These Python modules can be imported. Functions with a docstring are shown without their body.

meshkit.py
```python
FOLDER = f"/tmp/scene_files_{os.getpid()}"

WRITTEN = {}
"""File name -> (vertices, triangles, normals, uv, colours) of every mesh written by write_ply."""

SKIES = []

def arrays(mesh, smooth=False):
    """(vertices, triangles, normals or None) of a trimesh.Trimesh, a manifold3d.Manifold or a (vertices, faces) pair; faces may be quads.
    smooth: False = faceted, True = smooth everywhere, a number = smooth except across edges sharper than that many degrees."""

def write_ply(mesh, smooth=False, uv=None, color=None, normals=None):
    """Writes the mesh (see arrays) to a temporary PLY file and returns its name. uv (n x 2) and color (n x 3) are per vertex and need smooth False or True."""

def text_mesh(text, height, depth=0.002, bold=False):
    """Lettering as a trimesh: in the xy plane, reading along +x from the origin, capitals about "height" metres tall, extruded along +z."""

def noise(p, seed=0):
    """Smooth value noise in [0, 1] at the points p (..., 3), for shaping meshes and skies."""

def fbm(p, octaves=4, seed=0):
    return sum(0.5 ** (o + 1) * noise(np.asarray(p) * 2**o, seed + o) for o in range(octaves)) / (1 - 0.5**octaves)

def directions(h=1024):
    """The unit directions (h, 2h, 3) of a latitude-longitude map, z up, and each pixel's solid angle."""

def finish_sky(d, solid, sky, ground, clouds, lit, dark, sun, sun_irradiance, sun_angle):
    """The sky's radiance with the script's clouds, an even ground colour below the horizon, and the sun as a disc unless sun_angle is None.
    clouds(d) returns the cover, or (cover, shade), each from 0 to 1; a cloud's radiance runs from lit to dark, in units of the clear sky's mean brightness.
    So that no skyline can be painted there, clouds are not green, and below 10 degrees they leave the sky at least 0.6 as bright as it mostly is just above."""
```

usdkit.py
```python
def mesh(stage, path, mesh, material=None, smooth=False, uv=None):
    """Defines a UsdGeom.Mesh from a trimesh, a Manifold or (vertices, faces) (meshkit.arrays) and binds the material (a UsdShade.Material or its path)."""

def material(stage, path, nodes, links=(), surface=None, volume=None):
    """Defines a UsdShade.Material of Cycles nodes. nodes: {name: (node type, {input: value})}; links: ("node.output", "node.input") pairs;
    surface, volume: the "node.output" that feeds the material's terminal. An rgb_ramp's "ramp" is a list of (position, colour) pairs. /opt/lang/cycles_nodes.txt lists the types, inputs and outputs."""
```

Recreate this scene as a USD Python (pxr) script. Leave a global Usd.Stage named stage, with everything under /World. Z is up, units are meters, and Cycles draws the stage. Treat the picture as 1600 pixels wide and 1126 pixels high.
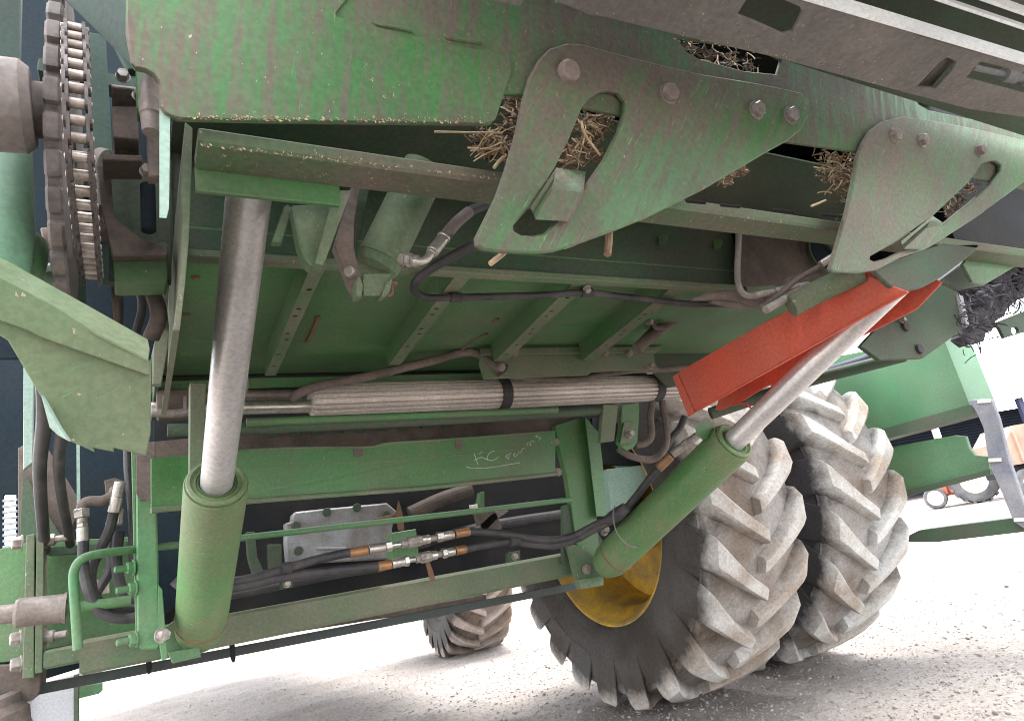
import math, random
import numpy as np
import trimesh, mapbox_earcut, usdkit
from pxr import Usd, UsdGeom, UsdLux, UsdShade, Gf, Sdf, Vt
from shapely.geometry import Polygon, Point, LineString
from shapely.geometry.polygon import orient
from meshkit import fbm, noise

stage = Usd.Stage.CreateInMemory()
UsdGeom.SetStageUpAxis(stage, UsdGeom.Tokens.z)
UsdGeom.SetStageMetersPerUnit(stage, 1.0)
world = UsdGeom.Xform.Define(stage, '/World')
stage.SetDefaultPrim(world.GetPrim())
RNG = np.random.default_rng(11)
random.seed(11)

# ------------------------------------------------------------------ camera, sky, sun, exposure
CAM_H = 0.862
EXPOSURE = 2.6
SKY_STRENGTH = 0.10
SUN_INTENSITY, SUN_ANGLE = 0.34, 30.0
SUN_DIR = np.array([0.30, 0.12, 0.94])          # direction towards the sun
FPX, CX, CY = 1050.0, 800.0, 563.0               # lens in pixels of the 1600 px wide photograph
M = np.array([[0.8695216618553394, -0.4654846542887772, -0.16509426454600523],
              [-0.009334940820677678, 0.3187212047727693, -0.9478025387748595],
              [0.4938065799928179, 0.8256759838155958, 0.27278971994183493]])   # world -> right, down, forward
CAM = np.array([0, 0, CAM_H])

cam = UsdGeom.Camera.Define(stage, '/World/camera')
m4 = np.eye(4); m4[:3, 0], m4[:3, 1], m4[:3, 2], m4[:3, 3] = M[0], -M[1], -M[2], CAM
cam.AddTransformOp().Set(Gf.Matrix4d(*m4.T.ravel().tolist()))
cam.CreateHorizontalApertureAttr(36.0); cam.CreateVerticalApertureAttr(36.0 * 720 / 1024)
cam.CreateFocalLengthAttr(36.0 * FPX / 1600); cam.CreateClippingRangeAttr(Gf.Vec2f(0.02, 2000))
cam.CreateExposureAttr(EXPOSURE)

SUN_DIR = SUN_DIR / np.linalg.norm(SUN_DIR)
elev, rota = math.asin(SUN_DIR[2]), math.atan2(SUN_DIR[0], SUN_DIR[1])
sky_mat = usdkit.material(stage, '/World/Looks/sky', {
    'sky': ('sky_texture', {'sky_type': 'single_scattering', 'sun_disc': False, 'sun_elevation': elev, 'sun_rotation': rota, 'aerosol_density': 2.0}),
    'tc': ('texture_coordinate', {}),
    'n': ('noise_texture', {'scale': 2.2, 'detail': 6.0, 'roughness': 0.55}),
    'r': ('rgb_ramp', {'ramp': [(0.0, (0.75,) * 3), (1.0, (0.97,) * 3)]}),
    'mx': ('mix_color', {'b': (9.0, 9.2, 9.6), 'use_clamp': False}),
    'bg': ('background_shader', {'strength': SKY_STRENGTH})},
    [('tc.generated', 'n.vector'), ('n.fac', 'r.fac'), ('sky.color', 'mx.a'), ('r.color', 'mx.fac'), ('mx.result', 'bg.color')], surface='bg.background')
dome = UsdLux.DomeLight.Define(stage, '/World/sky')
UsdShade.MaterialBindingAPI.Apply(dome.GetPrim()).Bind(sky_mat)
dome.GetPrim().SetCustomDataByKey('kind', 'structure')
sun = UsdLux.DistantLight.Define(stage, '/World/sun')
sun.CreateIntensityAttr(SUN_INTENSITY); sun.CreateAngleAttr(SUN_ANGLE); sun.CreateNormalizeAttr(True)
sun.CreateColorAttr(Gf.Vec3f(1.0, 0.97, 0.93))
z = SUN_DIR; x = np.cross([0, 0, 1], z); x /= np.linalg.norm(x); y = np.cross(z, x)
ms = np.eye(4); ms[:3, 0], ms[:3, 1], ms[:3, 2] = x, y, z
sun.AddTransformOp().Set(Gf.Matrix4d(*ms.T.ravel().tolist()))

# ------------------------------------------------------------------ points (camera-relative: right, rearward, up)
def ray(px, py): return M.T @ np.array([(px - CX) / FPX, (py - CY) / FPX, 1.0])
def onY(px, py, v): d = ray(px, py); return d * v / d[1]
def onZ(px, py, v): d = ray(px, py); return d * v / d[2]
def onX(px, py, v): d = ray(px, py); return d * v / d[0]
def on(px, py, plane):
    if isinstance(plane[0], str): return {'x': onX, 'y': onY, 'z': onZ}[plane[0]](px, py, plane[1])
    p0, n = plane; d = ray(px, py)
    return d * (np.dot(p0, n) / np.dot(d, n))
def normal(plane):
    if isinstance(plane[0], str): return np.eye(3)['xyz'.index(plane[0])] * (1.0 if plane[1] > 0 else -1.0)
    n = np.array(plane[1], float); n /= np.linalg.norm(n)
    return n if np.dot(n, plane[0]) > 0 else -n
def shift(plane, d):
    n = normal(plane)
    if isinstance(plane[0], str): return (plane[0], plane[1] + d * n['xyz'.index(plane[0])])
    return (np.array(plane[0]) + n * d, plane[1])
def through(a, b, c):
    a, b, c = map(np.array, (a, b, c)); return (a, np.cross(b - a, c - a))

# ------------------------------------------------------------------ prims
used = {}
def numbered(parent, name):
    k = (str(parent), name); used[k] = used.get(k, -1) + 1
    return f'{parent}/{name}' if used[k] == 0 else f'{parent}/{name}_{used[k]:03d}'
class Thing:
    def __init__(s, path, base): s.path, s.base = path, np.array(base, float)
def thing(name, label, cat, base, group=None, kind=None):
    path = numbered('/World', name)
    x = UsdGeom.Xform.Define(stage, path); w = np.array(base, float) + [0, 0, CAM_H]
    x.AddTranslateOp().Set(Gf.Vec3d(*w.tolist()))
    mark(x.GetPrim(), label, cat, group, kind)
    return Thing(path, base)
def mark(p, label=None, cat=None, group=None, kind=None):
    for k, v in (('label', label), ('category', cat), ('group', group), ('kind', kind)):
        if v: p.SetCustomDataByKey(k, v)
def sub(parent, name, label=None):
    path = numbered(parent.path, name); UsdGeom.Xform.Define(stage, path)
    if label: mark(stage.GetPrimAtPath(path), label)
    return Thing(path, parent.base)
def part(parent, name, mesh, mat, smooth=30, label=None):
    if isinstance(mesh, list): mesh = trimesh.util.concatenate(mesh)
    mesh = trimesh.Trimesh(np.array(mesh.vertices) - parent.base, mesh.faces, process=False)
    path = numbered(parent.path, name)
    p = usdkit.mesh(stage, path, mesh, mat, smooth=smooth)
    if label: mark(p.GetPrim(), label)
    return Thing(path, parent.base)
def single(name, mesh, mat, label=None, cat=None, group=None, kind=None, smooth=30):
    if isinstance(mesh, list): mesh = trimesh.util.concatenate(mesh)
    mesh = trimesh.Trimesh(np.array(mesh.vertices) + [0, 0, CAM_H], mesh.faces, process=False)
    path = numbered('/World', name)
    p = usdkit.mesh(stage, path, mesh, mat, smooth=smooth)
    mark(p.GetPrim(), label, cat, group, kind)
    return p

# ------------------------------------------------------------------ mesh helpers
def ring_offset(c, d):
    c = np.asarray(c); a, b = np.roll(c, 1, 0), np.roll(c, -1, 0)
    e1, e2 = c - a, b - c
    e1 = e1 / np.maximum(np.linalg.norm(e1, axis=1, keepdims=True), 1e-9); e2 = e2 / np.maximum(np.linalg.norm(e2, axis=1, keepdims=True), 1e-9)
    n1, n2 = np.stack([-e1[:, 1], e1[:, 0]], 1), np.stack([-e2[:, 1], e2[:, 0]], 1)
    k = 1 + (n1 * n2).sum(1, keepdims=True)
    return c + d * (n1 + n2) / np.maximum(k, 0.35)
def extrude(poly, t, bev=0.0015):
    """Chamfered extrusion of a shapely polygon from w=0 (front) to w=t."""
    poly = orient(poly)
    rings = [np.array(poly.exterior.coords)[:-1]] + [np.array(r.coords)[:-1] for r in poly.interiors]
    bev = min(bev, t * 0.4)
    inner = [ring_offset(r, bev) for r in rings]
    flat = np.vstack(inner); ends = np.cumsum([len(r) for r in inner]).astype(np.uint32)
    tri = mapbox_earcut.triangulate_float64(flat, ends).reshape(-1, 3).astype(int)
    V, Fc, n = [], [], 0
    N = len(flat)
    full = np.vstack(rings)
    layers = [np.c_[flat, np.zeros(N)], np.c_[full, np.full(N, bev)], np.c_[full, np.full(N, t - bev)], np.c_[flat, np.full(N, t)]]
    V = np.vstack(layers)
    Fc = [tri[:, ::-1], tri + 3 * N]
    s0 = 0
    for r in rings:
        L = len(r); i = np.arange(L) + s0; j = (np.arange(L) + 1) % L + s0
        for k in range(3):
            Fc.append(np.stack([i + k * N, j + k * N, j + (k + 1) * N], 1)); Fc.append(np.stack([i + k * N, j + (k + 1) * N, i + (k + 1) * N], 1))
        s0 += L
    return trimesh.Trimesh(V, np.vstack(Fc), process=False)
def frame(n):
    n = np.array(n, float) / np.linalg.norm(n)
    u = np.cross([0, 0, 1.0] if abs(n[2]) < .9 else [0, 1.0, 0], n); u /= np.linalg.norm(u)
    return u, np.cross(n, u), n
def dens(pts, maxlen=None):
    return pts
def plate(px, plane, t, holes=(), r=0.0, bev=0.0015, wobble=0.0, seed=0):
    """A sheet whose near face is the outline px on the plane; thickness t goes away from the eye."""
    u, v, n = frame(normal(plane)); p0 = on(px[0][0], px[0][1], plane)
    def flat(q): d = np.array([on(a, b, plane) for a, b in q]) - p0; return np.c_[d @ u, d @ v]
    poly = Polygon(flat(px)).buffer(0)
    if r: poly = poly.buffer(-r).buffer(2 * r).buffer(-r)
    for h in holes:
        hp = Polygon(flat(h)).buffer(0)
        poly = poly.difference(hp.buffer(-.002).buffer(.002))
    if poly.geom_type != 'Polygon': poly = max(poly.geoms, key=lambda g: g.area)
    poly = poly.simplify(0.0004)
    if wobble:
        poly = poly.segmentize(0.03)
    m = extrude(poly, t, bev)
    V = p0 + m.vertices[:, :1] * u + m.vertices[:, 1:2] * v + m.vertices[:, 2:] * n
    if wobble:
        V = V + n * ((fbm(V * 6 + seed, 3) - .5) * 2 * wobble)[:, None]
    return trimesh.Trimesh(V, m.faces, process=False)
def circle_px(cx, cy, rx, ry=None, n=14, rot=0):
    ry = ry or rx; a = np.linspace(0, 2 * np.pi, n, endpoint=False)
    c, s = math.cos(rot), math.sin(rot)
    return [(cx + rx * math.cos(t) * c - ry * math.sin(t) * s, cy + rx * math.cos(t) * s + ry * math.sin(t) * c) for t in a]
def hull(pts): return trimesh.convex.convex_hull(np.array(pts))
def hullpx(*groups):
    """Convex solid between outlines, each (pixels, plane)."""
    return hull([on(a, b, pl) for px, pl in groups for a, b in px])
def box(lo, hi, bev=0.003):
    lo, hi = np.array(lo, float), np.array(hi, float); s = hi - lo; bev = min(bev, s.min() * .3)
    m = extrude(Polygon([(0, 0), (s[0], 0), (s[0], s[1]), (0, s[1])]), s[2], bev)
    return trimesh.Trimesh(m.vertices + lo, m.faces, process=False)
def beam(p0, p1, w, h, up=(0, 0, 1), bev=0.003):
    """Box bar from p0 to p1 (axis through the middle): w across, h along up."""
    p0, p1 = np.array(p0, float), np.array(p1, float); d = p1 - p0; L = np.linalg.norm(d); d /= L
    s = np.cross(d, up); s /= np.linalg.norm(s); u = np.cross(s, d)
    m = extrude(Polygon([(-w / 2, -h / 2), (w / 2, -h / 2), (w / 2, h / 2), (-w / 2, h / 2)]), L, bev)
    V = p0 + m.vertices[:, :1] * s + m.vertices[:, 1:2] * u + m.vertices[:, 2:] * d
    m = trimesh.Trimesh(V, m.faces, process=False); m.fix_normals(); return m
def spline(pts, n=8):
    P = np.array(pts, float); P = np.vstack([2 * P[0] - P[1], P, 2 * P[-1] - P[-2]]); out = []
    for i in range(1, len(P) - 2):
        for t in np.arange(n) / n:
            a, b, c, d = P[i - 1:i + 3]
            out.append(.5 * (2 * b + (c - a) * t + (2 * a - 5 * b + 4 * c - d) * t * t + (3 * b - a - 3 * c + d) * t ** 3))
    return np.array(out + [P[-2]])
def tube(pts, r, seg=12, n=6, smooth=True, caps=True):
    P = spline(pts, n) if smooth and len(pts) > 2 else np.array(pts, float)
    r = np.broadcast_to(np.asarray(r, float), (len(P),)) if np.ndim(r) == 0 or len(np.atleast_1d(r)) == len(P) else np.interp(np.linspace(0, 1, len(P)), np.linspace(0, 1, len(r)), r)
    T = np.gradient(P, axis=0); T /= np.maximum(np.linalg.norm(T, axis=1, keepdims=True), 1e-9)
    a = np.cross(T[0], [0, 0, 1.0]); 
    if np.linalg.norm(a) < .1: a = np.cross(T[0], [0, 1.0, 0])
    a /= np.linalg.norm(a); V = []
    ang = np.linspace(0, 2 * np.pi, seg, endpoint=False)
    for p, t, rr in zip(P, T, r):
        a = a - t * np.dot(a, t); a /= np.linalg.norm(a); b = np.cross(t, a)
        V.append(p + rr * (np.cos(ang)[:, None] * a + np.sin(ang)[:, None] * b))
    V = np.vstack(V); L = len(P); F = []
    i = np.arange(seg); j = (i + 1) % seg
    for k in range(L - 1):
        F.append(np.stack([i + k * seg, j + k * seg, j + (k + 1) * seg], 1)); F.append(np.stack([i + k * seg, j + (k + 1) * seg, i + (k + 1) * seg], 1))
    if caps:
        n0 = len(V); V = np.vstack([V, P[:1], P[-1:]])
        F.append(np.stack([j, i, np.full(seg, n0)], 1)); F.append(np.stack([i + (L - 1) * seg, j + (L - 1) * seg, np.full(seg, n0 + 1)], 1))
    return trimesh.Trimesh(V, np.vstack(F), process=False)
def lathe(p0, p1, prof, seg=40, rot=0.0):
    """Revolved body; prof: (distance along p0->p1, radius) pairs."""
    p0, p1 = np.array(p0, float), np.array(p1, float); d = (p1 - p0) / np.linalg.norm(p1 - p0)
    u, v, _ = frame(d); ang = np.linspace(0, 2 * np.pi, seg, endpoint=False) + rot
    V = np.vstack([p0 + d * t + max(rr, 1e-5) * (np.cos(ang)[:, None] * u + np.sin(ang)[:, None] * v) for t, rr in prof])
    i = np.arange(seg); j = (i + 1) % seg; F = []
    for k in range(len(prof) - 1):
        F.append(np.stack([i + k * seg, j + k * seg, j + (k + 1) * seg], 1)); F.append(np.stack([i + k * seg, j + (k + 1) * seg, i + (k + 1) * seg], 1))
    return trimesh.Trimesh(V, np.vstack(F), process=False)
def cyl(p0, p1, r, bev=0.002, seg=24):
    L = np.linalg.norm(np.array(p1) - np.array(p0)); bev = min(bev, L * .3, r * .5)
    return lathe(p0, p1, [(0, 0), (0, r - bev), (bev, r), (L - bev, r), (L, r - bev), (L, 0)], seg)
def hexnut(p, n, r, h, rot=0.3):
    """Hex head standing on p along n."""
    p, n = np.array(p, float), np.array(n, float); n = n / np.linalg.norm(n)
    return lathe(p, p + n, [(0, 0), (0, r), (h * .82, r), (h, r * .86), (h, 0)], 6, rot)
def bolt(p, n, r, h=None, rot=None, washer=True):
    p, n = np.array(p, float), np.array(n, float) / np.linalg.norm(n); h = h or r * .75
    rot = RNG.uniform(0, 1) if rot is None else rot
    out = [hexnut(p, n, r, h, rot)]
    if washer: out.append(lathe(p - n * .001, p + n, [(0, 0), (0, r * 1.22), (r * .17, r * 1.22), (r * .2, r * 1.15), (r * .2, 0)], 20))
    return out
def hose(px, plane_or_ys, r, **k):
    """Round hose along pixels; planes: one plane or one Y per point."""
    if isinstance(plane_or_ys, tuple): P = [on(a, b, plane_or_ys) for a, b in px]
    else: P = [onY(a, b, v) for (a, b), v in zip(px, plane_or_ys)]
    return tube(P, r, **k)

# ------------------------------------------------------------------ materials
def paint(name, base, dust=(0.20, 0.165, 0.13), amount=0.5, scale=5.0, streak=0.0, streak_ang=0.0, rough=0.5, speck=0.0, chips=None, chip_amt=0.0, metallic=0.0, bump=0.25, fine=120.0, speck_col=(0.42, 0.33, 0.22), soft=0.17, spec=0.5, scratch=0.0, grad=None):
    """Painted or bare metal with settled dust (amount 0-1), rubbed streaks, specks of chaff and chipped spots."""
    N = {'g': ('geometry', {}),
         'big': ('noise_texture', {'scale': scale, 'detail': 8.0, 'roughness': 0.62, 'distortion': 0.4}),
         'rd': ('rgb_ramp', {'ramp': [(max(0.0, .5 + .42 * (.5 - amount) - soft), (0,) * 3), (min(1.0, .5 + .42 * (.5 - amount) + soft), (1,) * 3)]}),
         'md': ('mix_color', {'a': base, 'b': dust}),
         'tone': ('noise_texture', {'scale': 2.3, 'detail': 4.0}),
         'rt': ('rgb_ramp', {'ramp': [(.3, (.78,) * 3), (.7, (1.2,) * 3)]}),
         'mt': ('mix_color', {'blend_type': 'multiply', 'fac': 1.0, 'use_clamp': False}),
         'fine': ('noise_texture', {'scale': fine, 'detail': 4.0, 'roughness': 0.6}),
         'rf': ('rgb_ramp', {'ramp': [(.35, (.86,) * 3), (.65, (1.12,) * 3)]}),
         'mf': ('mix_color', {'blend_type': 'multiply', 'fac': 1.0, 'use_clamp': False}),
         'rr': ('rgb_ramp', {'ramp': [(0, (rough,) * 3), (1, (min(1, rough + .32),) * 3)]}),
         'bmp': ('bump', {'strength': bump, 'distance': 0.0015}),
         'p': ('principled_bsdf', {'metallic': metallic, 'specular_ior_level': spec})}
    L = [('g.position', 'big.vector'), ('g.position', 'tone.vector'), ('g.position', 'fine.vector'), ('big.fac', 'rd.fac')]
    fac = 'rd.color'
    if streak:
        N['rot'] = ('mapping', {'rotation': (0, -streak_ang, 0)}); N['sc'] = ('mapping', {'scale': (70.0, 30.0, 4.0)})
        N['st'] = ('noise_texture', {'scale': 1.0, 'detail': 7.0, 'roughness': 0.7, 'distortion': 0.25})
        N['stm'] = ('math', {'math_type': 'multiply_add', 'value2': streak, 'value3': -streak / 2})
        N['sta'] = ('math', {'math_type': 'add'})
        L += [('g.position', 'rot.vector'), ('rot.vector', 'sc.vector'), ('sc.vector', 'st.vector'), ('st.fac', 'stm.value1'), ('stm.value', 'sta.value1'), ('big.fac', 'sta.value2')]
        L = [l for l in L if l != ('big.fac', 'rd.fac')] + [('sta.value', 'rd.fac')]
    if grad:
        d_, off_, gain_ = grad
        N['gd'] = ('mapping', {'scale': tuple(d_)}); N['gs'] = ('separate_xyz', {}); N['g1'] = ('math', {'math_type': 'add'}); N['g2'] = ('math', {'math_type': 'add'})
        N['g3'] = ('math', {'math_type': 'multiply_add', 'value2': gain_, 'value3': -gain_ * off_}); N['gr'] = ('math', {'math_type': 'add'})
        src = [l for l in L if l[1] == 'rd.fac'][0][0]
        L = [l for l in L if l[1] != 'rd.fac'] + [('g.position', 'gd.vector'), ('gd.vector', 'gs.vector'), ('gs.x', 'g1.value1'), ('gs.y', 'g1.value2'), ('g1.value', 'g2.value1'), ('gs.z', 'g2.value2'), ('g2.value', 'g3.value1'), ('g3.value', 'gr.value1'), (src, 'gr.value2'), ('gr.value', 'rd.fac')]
    L += [(fac, 'md.fac'), ('md.result', 'mt.a'), ('tone.fac', 'rt.fac'), ('rt.color', 'mt.b'), ('mt.result', 'mf.a'), ('fine.fac', 'rf.fac'), ('rf.color', 'mf.b'), (fac, 'rr.fac')]
    out = 'mf.result'
    if speck:
        N['sv'] = ('mapping', {'scale': (1.0, 1.0, 0.55)})
        N['sn'] = ('noise_texture', {'scale': 130.0, 'detail': 3.0, 'roughness': 0.75})
        N['rs'] = ('rgb_ramp', {'ramp': [(.71 - .10 * speck, (0,) * 3), (.75 - .10 * speck, (1,) * 3)]})
        N['msp'] = ('mix_color', {'b': speck_col})
        L += [('g.position', 'sv.vector'), ('sv.vector', 'sn.vector'), ('sn.fac', 'rs.fac'), ('rs.color', 'msp.fac'), (out, 'msp.a')]; out = 'msp.result'
    if scratch:
        N['xr'] = ('mapping', {'rotation': (0, -streak_ang, 0)}); N['xs'] = ('mapping', {'scale': (300.0, 120.0, 3.6)})
        N['xn'] = ('noise_texture', {'scale': 1.0, 'detail': 3.0, 'roughness': 0.6, 'distortion': 0.1}); N['xm'] = ('noise_texture', {'scale': 14.0, 'detail': 3.0})
        N['xq'] = ('math', {'math_type': 'multiply_add', 'value2': 0.45, 'value3': -0.22}); N['xa'] = ('math', {'math_type': 'add'})
        N['rx'] = ('rgb_ramp', {'ramp': [(.74 - .08 * scratch, (0,) * 3), (.84 - .08 * scratch, (1,) * 3)]})
        N['mxs'] = ('mix_color', {'b': tuple(min(.6, c_ * 1.6 + .025) for c_ in base)})
        L += [('g.position', 'xr.vector'), ('xr.vector', 'xs.vector'), ('xs.vector', 'xn.vector'), ('g.position', 'xm.vector'), ('xm.fac', 'xq.value1'), ('xq.value', 'xa.value1'), ('xn.fac', 'xa.value2'), ('xa.value', 'rx.fac'), ('rx.color', 'mxs.fac'), (out, 'mxs.a')]; out = 'mxs.result'
    if chips:
        N['cn'] = ('noise_texture', {'scale': 16.0, 'detail': 5.0, 'roughness': 0.68})
        N['rc'] = ('rgb_ramp', {'ramp': [(.74 - .2 * chip_amt, (0,) * 3), (.755 - .2 * chip_amt, (1,) * 3)]})
        N['mc'] = ('mix_color', {'b': chips})
        L += [('g.position', 'cn.vector'), ('cn.fac', 'rc.fac'), ('rc.color', 'mc.fac'), (out, 'mc.a')]; out = 'mc.result'
    L += [(out, 'p.base_color'), ('rr.color', 'p.roughness'), ('fine.fac', 'bmp.height'), ('bmp.normal', 'p.normal')]
    return usdkit.material(stage, '/World/Looks/' + name, N, L, surface='p.BSDF')

GREEN = (0.022, 0.135, 0.030)
MAT = {}
MAT['panel'] = paint('green_panel', (0.031, 0.138, 0.029), dust=(.12, .12, .075), amount=.25, scale=3, rough=.42, speck=.2, soft=.25)
MAT['floor'] = paint('green_floor', (0.052, 0.170, 0.050), dust=(.125, .132, .088), amount=.36, scale=4, rough=.5, speck=.15, chips=(.12, .055, .035), chip_amt=.10, soft=.25)
MAT['dusty'] = paint('green_dusty', (0.064, 0.128, 0.056), dust=(.165, .152, .108), amount=.55, scale=6, rough=.6, speck=.4, soft=.22)
MAT['dim'] = paint('green_dim', (0.034, 0.088, 0.044), dust=(.09, .082, .066), amount=.5, scale=5, rough=.6, soft=.25, spec=.3)
MAT['clean'] = paint('green_clean', (0.045, 0.178, 0.060), dust=(.135, .155, .095), amount=.36, scale=5, rough=.4, speck=.1, soft=.28, scratch=.2)
MAT['face'] = paint('green_worn_face', (0.046, 0.148, 0.042), dust=(.122, .098, .076), amount=.57, scale=3.5, streak=1.1, streak_ang=.10, rough=.55, speck=.35, chips=(.13, .07, .055), chip_amt=.06, soft=.13, scratch=.4)
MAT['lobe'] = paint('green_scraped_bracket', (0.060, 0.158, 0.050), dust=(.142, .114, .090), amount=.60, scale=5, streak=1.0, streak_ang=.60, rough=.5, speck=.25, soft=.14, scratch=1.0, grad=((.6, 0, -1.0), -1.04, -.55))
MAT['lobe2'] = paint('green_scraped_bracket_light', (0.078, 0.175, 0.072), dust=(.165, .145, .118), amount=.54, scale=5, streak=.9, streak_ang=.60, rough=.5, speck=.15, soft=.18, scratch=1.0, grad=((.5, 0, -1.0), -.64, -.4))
MAT['member'] = paint('member_green', (0.058, 0.130, 0.052), dust=(.145, .118, .09), amount=.60, scale=6, streak=.35, streak_ang=1.45, rough=.6, speck=.6, soft=.2)
MAT['tank'] = paint('tank_green', (0.040, 0.165, 0.066), dust=(.11, .14, .09), amount=.3, scale=2.0, rough=.42, soft=.35)
MAT['trash'] = paint('crop_trash', (.026, .026, .036), dust=(.075, .07, .075), amount=.5, scale=20, rough=.9)
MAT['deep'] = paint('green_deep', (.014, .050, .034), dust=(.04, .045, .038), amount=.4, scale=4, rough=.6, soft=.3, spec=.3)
MAT['mint'] = paint('green_mint', (.075, .24, .13), dust=(.14, .22, .15), amount=.35, scale=4, rough=.4, soft=.35)
MAT['tie'] = paint('tie_bar_paint', (.028, .045, .040), dust=(.06, .058, .052), amount=.45, scale=8, rough=.6)
MAT['dirt'] = paint('dusty_brown_coat', (.105, .097, .086), dust=(.175, .158, .146), amount=.6, scale=7, rough=.8, speck=.5, streak=.5, streak_ang=.5, soft=.25)
MAT['brown'] = paint('caked_dust', (.075, .06, .05), dust=(.15, .115, .095), amount=.5, scale=14, rough=.85, bump=.5)
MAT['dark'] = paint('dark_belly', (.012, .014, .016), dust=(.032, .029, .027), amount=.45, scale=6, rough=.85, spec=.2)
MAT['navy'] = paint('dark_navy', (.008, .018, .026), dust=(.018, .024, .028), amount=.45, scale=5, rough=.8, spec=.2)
MAT['cyl'] = paint('cylinder_green', (0.056, 0.168, 0.048), dust=(.165, .165, .092), amount=.46, scale=4.0, rough=.42, speck=.35, soft=.22, scratch=.5, chips=(.08, .065, .045), chip_amt=.10, streak=.5, streak_ang=.0)
MAT['guard'] = paint('guard_green', (0.066, 0.148, 0.058), dust=(.195, .185, .120), amount=.6, scale=3.5, rough=.55, speck=.3, soft=.32, streak=.3, streak_ang=1.2, scratch=.5)
MAT['chrome'] = paint('rod_chrome', (.60, .57, .555), dust=(.50, .47, .45), amount=.3, scale=3, rough=.24, metallic=.62, bump=.02, speck=.2, speck_col=(.12, .10, .08), soft=.4)
MAT['steel'] = paint('fitting_steel', (.55, .52, .48), dust=(.28, .23, .19), amount=.3, scale=30, rough=.3, metallic=.85, bump=.1)
MAT['zinc'] = paint('zinc_bolt', (.36, .33, .30), dust=(.22, .185, .16), amount=.5, scale=40, rough=.45, metallic=.5, bump=.15)
MAT['boltdirt'] = paint('dirty_bolt', (.19, .15, .13), dust=(.27, .215, .19), amount=.5, scale=40, rough=.7, bump=.3)
MAT['alu'] = paint('fluted_aluminium', (.64, .58, .53), dust=(.45, .39, .35), amount=.35, scale=8, rough=.45, metallic=.3, speck=.3, speck_col=(.06, .05, .045), soft=.3)
MAT['castalu'] = paint('cast_aluminium', (.33, .33, .34), dust=(.20, .17, .15), amount=.45, scale=9, rough=.55, metallic=.3)
MAT['copper'] = paint('copper_sleeve', (.36, .17, .07), dust=(.22, .15, .10), amount=.4, scale=30, rough=.4, metallic=.55)
MAT['rust'] = paint('rusty_iron', (.20, .10, .05), dust=(.14, .09, .06), amount=.5, scale=25, rough=.8)
MAT['hose'] = paint('hose_rubber', (.022, .021, .024), dust=(.085, .075, .07), amount=.38, scale=12, rough=.55)
MAT['hosebrown'] = paint('hose_dusty', (.06, .05, .045), dust=(.17, .13, .11), amount=.62, scale=14, rough=.8)
MAT['hosegrey'] = paint('hose_grey', (.12, .10, .095), dust=(.22, .19, .17), amount=.5, scale=14, rough=.75)
MAT['rubberband'] = paint('strap_rubber', (.025, .023, .024), dust=(.07, .06, .055), amount=.4, scale=20, rough=.7)
MAT['red'] = paint('red_paint', (.62, .080, .042), dust=(.45, .14, .09), amount=.28, scale=4, rough=.42, speck=.12, soft=.35, chips=(.25, .07, .05), chip_amt=.05, scratch=.3)
MAT['yellow'] = paint('yellow_paint', (.62, .36, .025), dust=(.22, .16, .08), amount=.42, scale=6, rough=.5)
MAT['chain'] = paint('oiled_chain', (.10, .085, .08), dust=(.07, .058, .052), amount=.45, scale=60, rough=.4, metallic=.6)
MAT['roller'] = paint('chain_roller', (.45, .39, .35), dust=(.15, .12, .10), amount=.45, scale=40, rough=.3, metallic=.85)
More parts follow.
